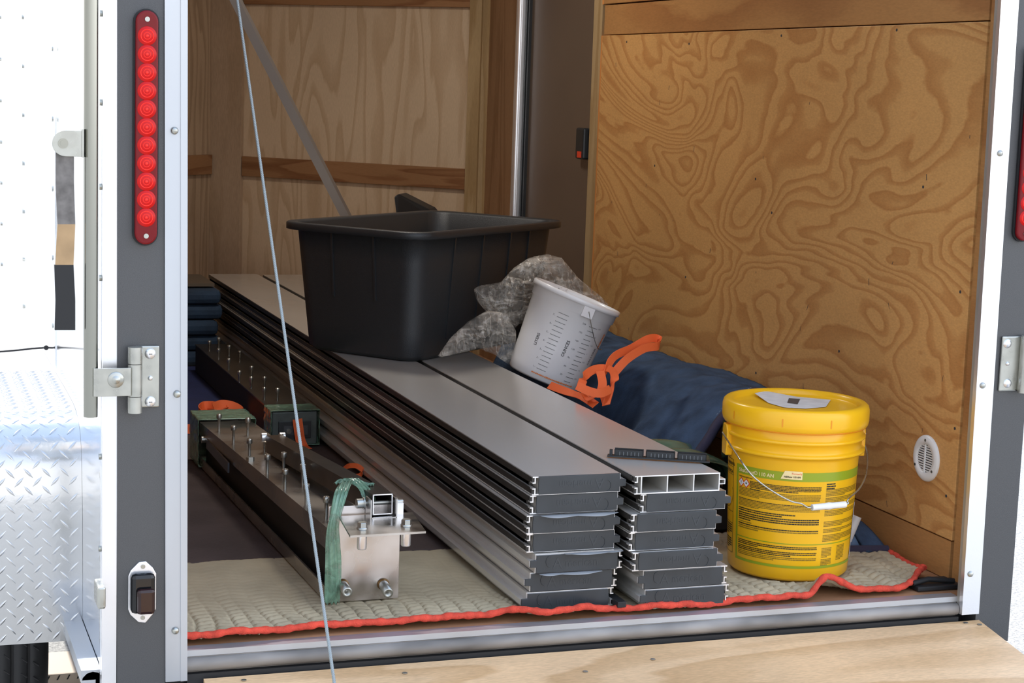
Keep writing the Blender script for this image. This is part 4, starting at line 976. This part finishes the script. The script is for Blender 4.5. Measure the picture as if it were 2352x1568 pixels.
# green shrink wrap strips
def wrapstrip(pts,w,par,nm='shrink_wrap',mat=None,seed=0):
    P_=smooth_path(pts,8); n=len(P_); m=MB()
    def f(u,v):
        i=min(n-1,int(u*(n-1))); p=P_[i]; ww=w if not callable(w) else w(u)
        return p+Vector(((v-0.5)*ww,-0.004*math.sin(v*PI)-0.002*math.sin(v*19+u*7),0.003*math.sin(v*23+u*11)))
    m.grid(f,n-1,14); return m.build(nm,mat or M_gwrap,par,solid=0.0006)
wrapstrip([px(762,1385,Y=0.183),px(765,1300,Y=0.181),px(764,1220,Y=0.181),px(772,1180,Y=0.182),px(785,1130,Y=0.20),px(797,1103,Y=0.25)],lambda u:0.030+0.004*math.sin(u*9)-0.008*u,ra)
wrapstrip([px(781,1110,Y=0.27),px(800,1100,Y=0.27),px(820,1108,Y=0.25),px(842,1130,Y=0.22),px(850,1160,Y=0.20)],0.026,ra)
wrapstrip([px(790,1103,Y=0.28),px(815,1106,Y=0.27),px(850,1113,Y=0.26)],0.02,ra)
def wbox(x0,x1,y0,y1,z0,z1,par,mat,seed=0):
    m=MB(); 
    def ringp(t,y):
        per=[(x0,z0),(x0,z1),(x1,z1),(x1,z0)]; k=int(t*4)%4; fr_=t*4-int(t*4); a=per[k]; b=per[(k+1)%4]
        nx_=0.0015*noise.noise(Vector((t*30,y*40,seed)))
        return Vector((a[0]+(b[0]-a[0])*fr_+nx_*2,y,a[1]+(b[1]-a[1])*fr_+nx_))
    m.grid(lambda u,v:ringp(u*0.99999,y0+(y1-y0)*v),80,20); return m.build('shrink_wrap',mat,par,solid=0.0008)
wbox(-0.516,-0.368,1.46,1.60,0.014,0.137,ra,M_gwrap,2)
MB().box((-0.5135,1.595,0.0125),(-0.370,1.60,0.135)).build('end_plate',M_steel_dark,ra)
m=MB(); p=px(481,1009,Y=1.42); m.tube([(rxl(1.42)-0.010,1.42,p.z),(rxl(1.42)+0.006,1.42,p.z)],0.009,14); m.build('side_bolt',M_zinc,ra)
m=MB(); m.box((rxl(1.3)-0.004,1.10,0.075),(rxl(1.3),1.40,0.100)); m.build('side_bracket',pbr('blue_grey_bracket',(0.16,0.18,0.22),0.3,0.8),ra)
# clevis group at the far end of the tube
q=px(612,1035,Y=1.05)
for dx in (-0.022,0.022):
    m=MB(); m.tube([(T1.x+dx-0.006,1.035,0.172),(T1.x+dx+0.006,1.035,0.172)],0.0115,14); m.build('pivot_washer',M_alu_bright,ra)
m=MB(); m.lathe([(0.0001,0.010),(0.009,0.010),(0.010,0.009),(0.010,0)],6,Matrix.Translation((T1.x-0.075,0.93,rz_(0.93))),sm=False); m.build('hex_bolt',M_zinc,ra)

# ------------------------------------------------------------------ rear rail assembly with wrapped end
rb2=thing('steel_rail',(-0.21,1.72,0.01),'rear dark steel rail with a green wrapped end and rows of bolts','steel rail')
MB().box((-0.268,1.725,0.012),(-0.148,3.0,0.102)).build('beam_body',M_black,rb2)
MB().box((-0.270,1.725,0.1022),(-0.146,3.0,0.106)).build('top_plate',pbr('dark_brown_steel',(0.10,0.085,0.07),0.34,0.8,var=0.2,vscale=8),rb2)
m=MB(); m.box((-0.272,1.712,0.011),(-0.144,1.7245,0.105)); m.build('end_block',pbr('grey_end_block',(0.10,0.115,0.105),0.35,0.3,var=0.2,vscale=30),rb2,bev=0.004)
m=MB(); m.box((-0.254,1.7085,0.030),(-0.162,1.712,0.078)); m.build('recessed_panel',pbr('dark_panel',(0.045,0.048,0.05),0.4,0.4),rb2,bev=0.001)
m=MB(); m.box((-0.240,1.7065,0.040),(-0.172,1.7085,0.066)); m.build('panel_slot',pbr('grey_panel',(0.09,0.095,0.10),0.35,0.4),rb2)
p=px(663,990,Y=1.706); MB().disc(p,0.0072,(0,-1,0),0.005,14).build('panel_bolt',M_zinc,rb2)
wbox(-0.276,-0.140,1.70,1.80,0.012,0.110,rb2,M_gwrap,5)
def z6(x,y): return 430+x*.2168,700+y*.2168
for bx,by in [(235,490),(332,575),(440,685),(552,820),(676,885),(815,1000),(955,1080),(334,455),(443,540),(556,600),(681,770),(818,885),(955,1010),(1105,1100)]:
    p=px(*z6(bx,by),Z=0.106)
    if 1.81<p.y<2.98 and -0.27<p.x<-0.147: bolt(rb2,p,0.036,0.0062)
# dark bar behind tote at left and cable brace

# ------------------------------------------------------------------ support brace and steel cable
a=px(797,500,Y=3.35); b=px(515,-52,Y=3.05)
d=(b-a).normalized(); s_=Vector((0,-1,0)); s_=(s_-d*s_.dot(d)).normalized(); u_=d.cross(s_)
m=MB(); w_=0.0155; l_=(b-a).length; a0=a-d*0.26
vs=[]
for p in (a0,b+d*0.25):
    for i,j in ((-1,-1),(1,-1),(1,1),(-1,1)): vs.append(p+(u_*math.cos(0.5)+s_*math.sin(0.5))*w_*i+(s_*math.cos(0.5)-u_*math.sin(0.5))*w_*j)
m.add(vs,[(0,1,2,3),(7,6,5,4),(0,4,5,1),(1,5,6,2),(2,6,7,3),(3,7,4,0)])
tag(m.build('support_bar',pbr('pale_grey_bar',(0.36,0.34,0.33),0.45,0.3)),'pale grey square bar leaning diagonally against the nose wall','bar')
ct=px(545,0,Y=0.30); cb=px(768,1568,Y=-0.35); dd=cb-ct; m=MB()
P0=ct-dd*0.35; P1=cb+dd*0.0
while P1.z>-0.046+0.15*(P1.y+0.03): P1=P1+dd*0.002
m.tube([P0,P1],0.0024,10)
for h in range(3):
    pts=[]; n=1500; tt=dd.normalized(); a_=tt.cross(Vector((1,0,0))).normalized(); b__=tt.cross(a_)
    for k in range(n+1):
        th=2*PI*k/8+h*2*PI/3; pts.append(P0.lerp(P1,k/n)+a_*0.0016*math.cos(th)+b__*0.0016*math.sin(th))
    m.tube(pts,0.0015,5)
tag(m.build('ramp_cable',M_galv),'pale twisted steel cable running down to the ramp in front of the opening','cable')

# ------------------------------------------------------------------ exterior hardware
def light_bar(cx,z0,z1,label):
    zc=(z0+z1)/2; e=thing('light_bar',(cx,-0.03,zc),label,'light','red light bars on the rear corner posts')
    def stad(r,hz,y): 
        o=[]
        for k in range(13): a=PI*k/12; o.append((cx+r*math.cos(a),zc+hz+r*math.sin(a)))
        for k in range(13): a=PI+PI*k/12; o.append((cx+r*math.cos(a),zc-hz+r*math.sin(a)))
        return o
    hz=(z1-z0)/2-0.0215
    MB().prism(stad(0.0215,hz,0),'y',-0.036,-0.0305).build('gasket',M_black,e)
    MB().prism(stad(0.0188,hz,0),'y',-0.046,-0.0362).build('lens_housing',M_red,e,bev=0.003)
    n=11; za=px(336,86,Y=-0.046).z-px(334,503,Y=-0.046).z
    for k in range(n):
        z=zc+0.002+za/2-za*k/(n-1); T=Matrix.Translation((cx,-0.0461,z))@Matrix.Rotation(PI/2,4,'X')
        o=MB().lathe([(0.0158,0),(0.0150,0.0012),(0.0001,0.0018)],28,T).build('lens_disc',M_redled,e)
        m=MB(); m.lathe([(0.0112,0.0014),(0.0108,0.0026),(0.0098,0.0014)],24,T); m.lathe([(0.0062,0.0014),(0.0058,0.0026),(0.0050,0.0014)],20,T); m.lathe([(0.0024,0.001),(0.002,0.003),(0.0001,0.003)],12,T); m.build('lens_ring',M_redring,o)
    for s in (1,-1):
        MB().disc((cx,-0.046,zc+s*hz*1.0+s*0.004),0.0042,(0,-1,0),0.002,12).build('screw',M_zinc,e)
light_bar(-0.865,0.728,1.125,'long red light bar on the dark post at the left side')
light_bar(0.886,0.741,1.138,'red light bar cut off by the right edge of the photo')
# marker light low on the left post
c=px(326,1358,Y=-0.03); e=thing('marker_light',(c.x,-0.03,c.z),'small black lamp in a chrome holder low on the left post','lamp')
m=MB(); pl_=[]
for dx,dz in ((-0.024,-0.030),(-0.020,-0.040),(-0.006,-0.054),(0.006,-0.056),(0.018,-0.042),(0.024,-0.032),(0.024,0.032),(0.018,0.043),(0.006,0.055),(-0.006,0.054),(-0.020,0.040),(-0.024,0.030)): pl_.append((c.x+dx,c.z+dz))
m.prism(pl_,'y',-0.034,-0.0305); m.build('chrome_base',M_alu_bright,e,bev=0.001)
MB().box((c.x-0.021,-0.050,c.z-0.036),(c.x+0.021,-0.034,c.z+0.036)).build('lamp_housing',pbr('gloss_black',(0.006,0.006,0.007),0.12),e,bev=0.008)
MB().box((c.x-0.012,-0.062,c.z-0.034),(c.x+0.019,-0.050,c.z+0.012)).build('lamp_hood',pbr('gloss_dark_red',(0.02,0.005,0.005),0.12),e,bev=0.006)
for s in (-1,1): MB().disc((c.x+0.001,-0.034,c.z+s*0.046),0.004,(0,-1,0),0.002,12).build('screw',M_zinc,e)
# lock bar with hinge on the left post
lb=thing('locking_bar',(-0.956,-0.045,0.44),'round galvanised locking bar hinged on the left post','locking bar')
m=MB(); m.tube([(-0.9565,-0.045,0.437),(-0.9565,-0.045,0.44),(-0.9565,-0.045,1.6)],0.0122,24); m.build('round_bar',M_bar,lb)
p0=px(125,307,Y=-0.05); p1=px(175,760,Y=-0.05)
def hp(x,y): return px(x,y,Y=-0.05)
for nm,zs,mt in (('strap_handle',((128,307,170,307),(128,420,170,420),(132,515,173,515)),pbr('dull_strap_steel',(0.17,0.16,0.155),0.42,0.8,var=0.25,vscale=60)),('worn_section',((132,515,173,515),(127,608,169,608)),pbr('tan_metal',(0.40,0.27,0.15),0.4,0.6,var=0.15,vscale=30)),('black_grip',((125,608,169,608),(128,690,173,690),(126,758,173,758)),M_black)):
    m=MB(); vs=[]; t=0.004 if nm!='black_grip' else 0.007
    for x0,y0,x1,y1 in zs:
        a=hp(x0,y0); b=hp(x1,y1); vs+=[a,b,b+Vector((0,t,0)),a+Vector((0,t,0))]
    f_=[(0,3,2,1)]
    for k in range(len(zs)-1):
        for j in range(4): f_.append((4*k+j,4*k+(j+1)%4,4*k+4+(j+1)%4,4*k+4+j))
    n=len(zs)*4; f_.append((n-4,n-3,n-2,n-1)); m.add(vs,f_); m.build(nm,mt,lb)
m=MB(); a=px(150,329,Y=-0.056); pts=[]
r=0.0215
for k in range(13): t=PI/2+PI*k/12; pts.append((a.x+r*math.cos(t),a.z+r*math.sin(t)))
pts+=[(a.x+0.026,a.z-r),(a.x+0.026,a.z+r)]
m.prism(pts,'y',-0.060,-0.056); m.box((a.x+0.0262,-0.060,a.z-0.0225),(a.x+0.030,-0.040,a.z+0.024)); br=m.build('handle_bracket',M_zinc,lb,bev=0.0005)
m=MB().disc((a.x-0.004,-0.060,a.z),0.0085,(0,-1,0),0.0012,18); m.disc((a.x-0.004,-0.0612,a.z),0.005,(0,-1,0),0.0015,14); m.build('rivet',M_bar,br)
hg=thing('strap_hinge',(-0.858,-0.03,0.496),'zinc plated hinge with a hinge arm on the left post holding the locking bar','hinge')
def zx(x,y,Y): p=px(x,y,Y=Y); return p
a=zx(225,845,-0.055); b=zx(300,908,-0.055)
MB().box((a.x-0.008,-0.060,b.z),(b.x,-0.056,a.z)).build('hinge_arm',M_zinc,hg,bev=0.0006)
c=px(266,872,Y=-0.060); T=Matrix.Translation(c)@Matrix.Rotation(PI/2,4,'X')
MB().lathe([(0.014,0),(0.0125,0.003),(0.008,0.001),(0.0065,0.0035),(0.0001,0.0045)],24,T).build('dimple',M_zinc,hg)
zt=px(310,797,Y=-0.05).z; zb=px(310,948,Y=-0.05).z; xk=px(312,870,Y=-0.05).x; L3=(zt-zb)
m=MB()
for f0,f1 in ((0,0.245),(0.255,0.74),(0.75,1.0)): m.tube([(xk-0.001,-0.047,zb+L3*f0),(xk-0.001,-0.047,zb+L3*f1)],0.0125,18)
m.build('knuckle',M_zinc,hg)
lx0=xk; lx1=px(366,870,Y=-0.034).x
MB().box((lx0,-0.036,zb+0.006),(lx1,-0.0305,zt)).build('hinge_leaf',M_zinc,hg,bev=0.004)
for y,r in ((812,0.0095),(868,0.0045),(922,0.0095)):
    p=px(345,y,Y=-0.036); T=Matrix.Translation(p)@Matrix.Rotation(PI/2,4,'X')
    o=MB().lathe([(r,0),(r*0.9,0.002),(r*0.5,0.0045),(0.0001,0.005)],18,T).build('screw',M_alu_bright,hg)
    if r>0.008:
        m=MB(); m.box((p.x-0.003,-0.0413,p.z-0.0006),(p.x+0.003,-0.0402,p.z+0.0006)); m.build('screw_slot',M_black,o)
# right hinge
hg=thing('strap_hinge',(0.88,-0.03,0.494),'zinc hinge on the grey post at the right edge of the photo','hinge')
za=px(2320,771,Y=-0.03).z; zb2=px(2315,897,Y=-0.03).z; xa=px(2298,830,Y=-0.034).x
MB().box((xa,-0.036,zb2),(xa+0.050,-0.0305,za)).build('hinge_leaf',M_zinc,hg,bev=0.005)
MB().tube([(xa+0.052,-0.045,zb2-0.002),(xa+0.052,-0.045,za+0.002)],0.0125,16).build('knuckle',M_zinc,hg)
for y,r in ((789,0.0095),(835,0.0045),(880,0.0095)):
    p=px(2314,y,Y=-0.036); T=Matrix.Translation(p)@Matrix.Rotation(PI/2,4,'X')
    MB().lathe([(r,0),(r*0.9,0.002),(r*0.5,0.0045),(0.0001,0.005)],18,T).build('screw',M_alu_bright,hg)
# black scratch / cable clip on left skin
m=MB(); p=[px(x,y,Y=0.95) for x,y in ((-8,808),(40,804),(75,800),(106,798),(132,799))]
m.tube(p,0.0022,6); m.disc(px(106,798,Y=0.949),0.0055,(0,-1,0),0.003,10); tag(m.build('wire_clip',M_black),'thin black wire with a clip sticking out of the side skin above the fender','wire')
m=MB(); c=px(240,1365,X=-0.93); m.box((-0.945,c.y-0.03,c.z-0.018),(-0.931,c.y+0.03,c.z+0.022))
tag(m.build('side_marker',M_zinc,None,bev=0.004),'small chrome side marker holder on the polished side beside the left post','marker')
# fender
fe=thing('wheel_fender',(-1.04,0.6,0.0),'polished diamond tread plate fender on the trailer side at lower left','fender')
FP=[(0.327,-0.072),(0.327,0.0),(0.327,0.06),(0.3285,0.12),(0.332,0.18),(0.338,0.235),(0.350,0.29),(0.385,0.335),(0.46,0.358),(0.60,0.364),(0.9,0.365),(1.2,0.365),(1.4,0.35),(1.52,0.28),(1.58,0.15),(1.60,-0.072)]
FPs=[Vector((0,a,b)) for a,b in FP]; FPs=smooth_path(FPs,6); FX0,FX1=-1.17,-0.9303
m=MB(); n=len(FPs); m.grid(lambda u,v:Vector((FX0+(FX1-FX0)*u,FPs[int(round(v*(n-1)))].y,FPs[int(round(v*(n-1)))].z)),4,n-1)
arc=[0]; 
for i in range(1,n): arc.append(arc[-1]+(FPs[i]-FPs[i-1]).length)
def fpt(s):
    for i in range(1,n):
        if s<=arc[i]: t=(s-arc[i-1])/(arc[i]-arc[i-1]); p=FPs[i-1].lerp(FPs[i],t); tg=(FPs[i]-FPs[i-1]).normalized(); return p,tg
    return FPs[-1],Vector((0,0,-1))
s=0.012; row=0
while s<0.95:
    ori=1 if row%2==0 else -1
    for k in range(9):
        xx=FX1-0.016-k*0.0335-(0.0168 if row%2 else 0)
        if xx<FX0+0.01: continue
        p,tg=fpt(s); nn_=Vector((0,-tg.z,tg.y)); nn_= -nn_ if nn_.y>0 and tg.z>0 else nn_
        base=Vector((xx,p.y,p.z)); ex=Vector((1,0,0))
        dl=(ex*math.cos(0.82)+tg*math.sin(0.82)*ori); dw=(ex*(-math.sin(0.82))*ori+tg*math.cos(0.82))
        a_,w_=0.0135,0.0026
        out_=Vector((0,-1,0)) if False else nn_
        q=[base+dl*a_,base+dl*a_*0.3+dw*w_,base-dl*a_*0.3+dw*w_,base-dl*a_,base-dl*a_*0.3-dw*w_,base+dl*a_*0.3-dw*w_,base+out_*0.0022+dl*a_*0.4,base+out_*0.0022-dl*a_*0.4]
        m.add(q,[(0,1,6),(1,2,7,6),(2,3,7),(3,4,7),(4,5,6,7),(5,0,6)],True)
    s+=0.0168; row+=1
m.build('tread_plate',M_plate,fe,solid=0.0)
# wheel
wh=thing('trailer_wheel',(-1.06,0.93,-0.17),'black trailer tyre under the tread plate fender','wheel')
T=Matrix.Translation((-1.135,0.93,-0.17))@Matrix.Rotation(PI/2,4,'Y')
prof=[(0.19,0.012),(0.21,0.0),(0.275,-0.002),(0.312,0.012),(0.324,0.03)]
for a,b in ((0.03,0.055),(0.063,0.088),(0.096,0.121)): prof+=[(0.326,a),(0.327,b),(0.320,b+0.001),(0.320,b+0.007)]
prof+=[(0.326,0.129),(0.322,0.142),(0.310,0.158),(0.275,0.170),(0.21,0.168),(0.19,0.155)]
TY=MB().lathe(prof,96,T)
sp=TY
for k in range(60):
    a=2*PI*k/60
    for j,zc_ in enumerate((0.035,0.075,0.110,0.134)):
        th=a+j*0.03; p=T@Vector((0.3265*math.cos(th),0.3265*math.sin(th),zc_)); q=T@Vector((0.3265*math.cos(th+0.03),0.3265*math.sin(th+0.03),zc_+0.012))
        sp.tube([p,q],0.0018,4)
TY.build('tyre',pbr('tyre_rubber',(0.022,0.022,0.023),0.7,bump=0.3,bscale=80),wh)
MB().lathe([(0.0001,0.13),(0.08,0.13),(0.12,0.09),(0.19,0.09),(0.19,0.155)],32,T).build('rim',pbr('rim_grey',(0.3,0.3,0.3),0.5,0.5),wh)
# axle and suspension
ax_=thing('axle_suspension',(-0.86,0.95,-0.2),'black axle and spring hanger below the trailer beside the tyre','axle')
m=MB(); m.tube([(-0.96,0.93,-0.17),(0.96,0.93,-0.17)],0.035,16); m.build('axle_tube',M_black,ax_)
m=MB(); m.box((-0.90,0.55,-0.16),(-0.82,0.75,-0.05)); m.box((-0.885,0.60,-0.25),(-0.835,0.70,-0.16)); m.build('spring_hanger',M_black,ax_,bev=0.005)
m=MB(); m.box((-0.865,0.30,-0.15),(-0.80,3.2,-0.05)); m.build('frame_rail',M_black,ax_)
m=MB(); m.tube([(-0.855,0.54,-0.10),(-0.852,0.54,-0.225)],0.006,8); m.tube([(-0.888,0.545,-0.14),(-0.886,0.545,-0.17)],0.016,6,sm=False); m.build('u_bolt',pbr('old_steel',(0.10,0.10,0.10),0.5,0.6),ax_)
# cream slotted board on the ground
sb=thing('slotted_board',(-0.62,2.2,-0.5),'cream board with slanted slots lying on the ground under the trailer','board')
ZB=px(105,1549,Y=1.32).z
MB().box((-1.30,1.32,-0.499),(-0.35,1.50,ZB)).build('board',pbr('cream_board',(0.62,0.52,0.42),0.6),sb,bev=0.004)
m=MB()
for k in range(22):
    x=-1.28+k*0.0245; m.add([(x,1.3195,ZB-0.016),(x+0.004,1.3195,ZB-0.016),(x+0.010,1.3195,ZB-0.004),(x+0.006,1.3195,ZB-0.004)],[(0,1,2,3)])
m.build('slot',M_black,sb)

for o in bpy.data.objects:
    if '_o' in o: del o['_o']
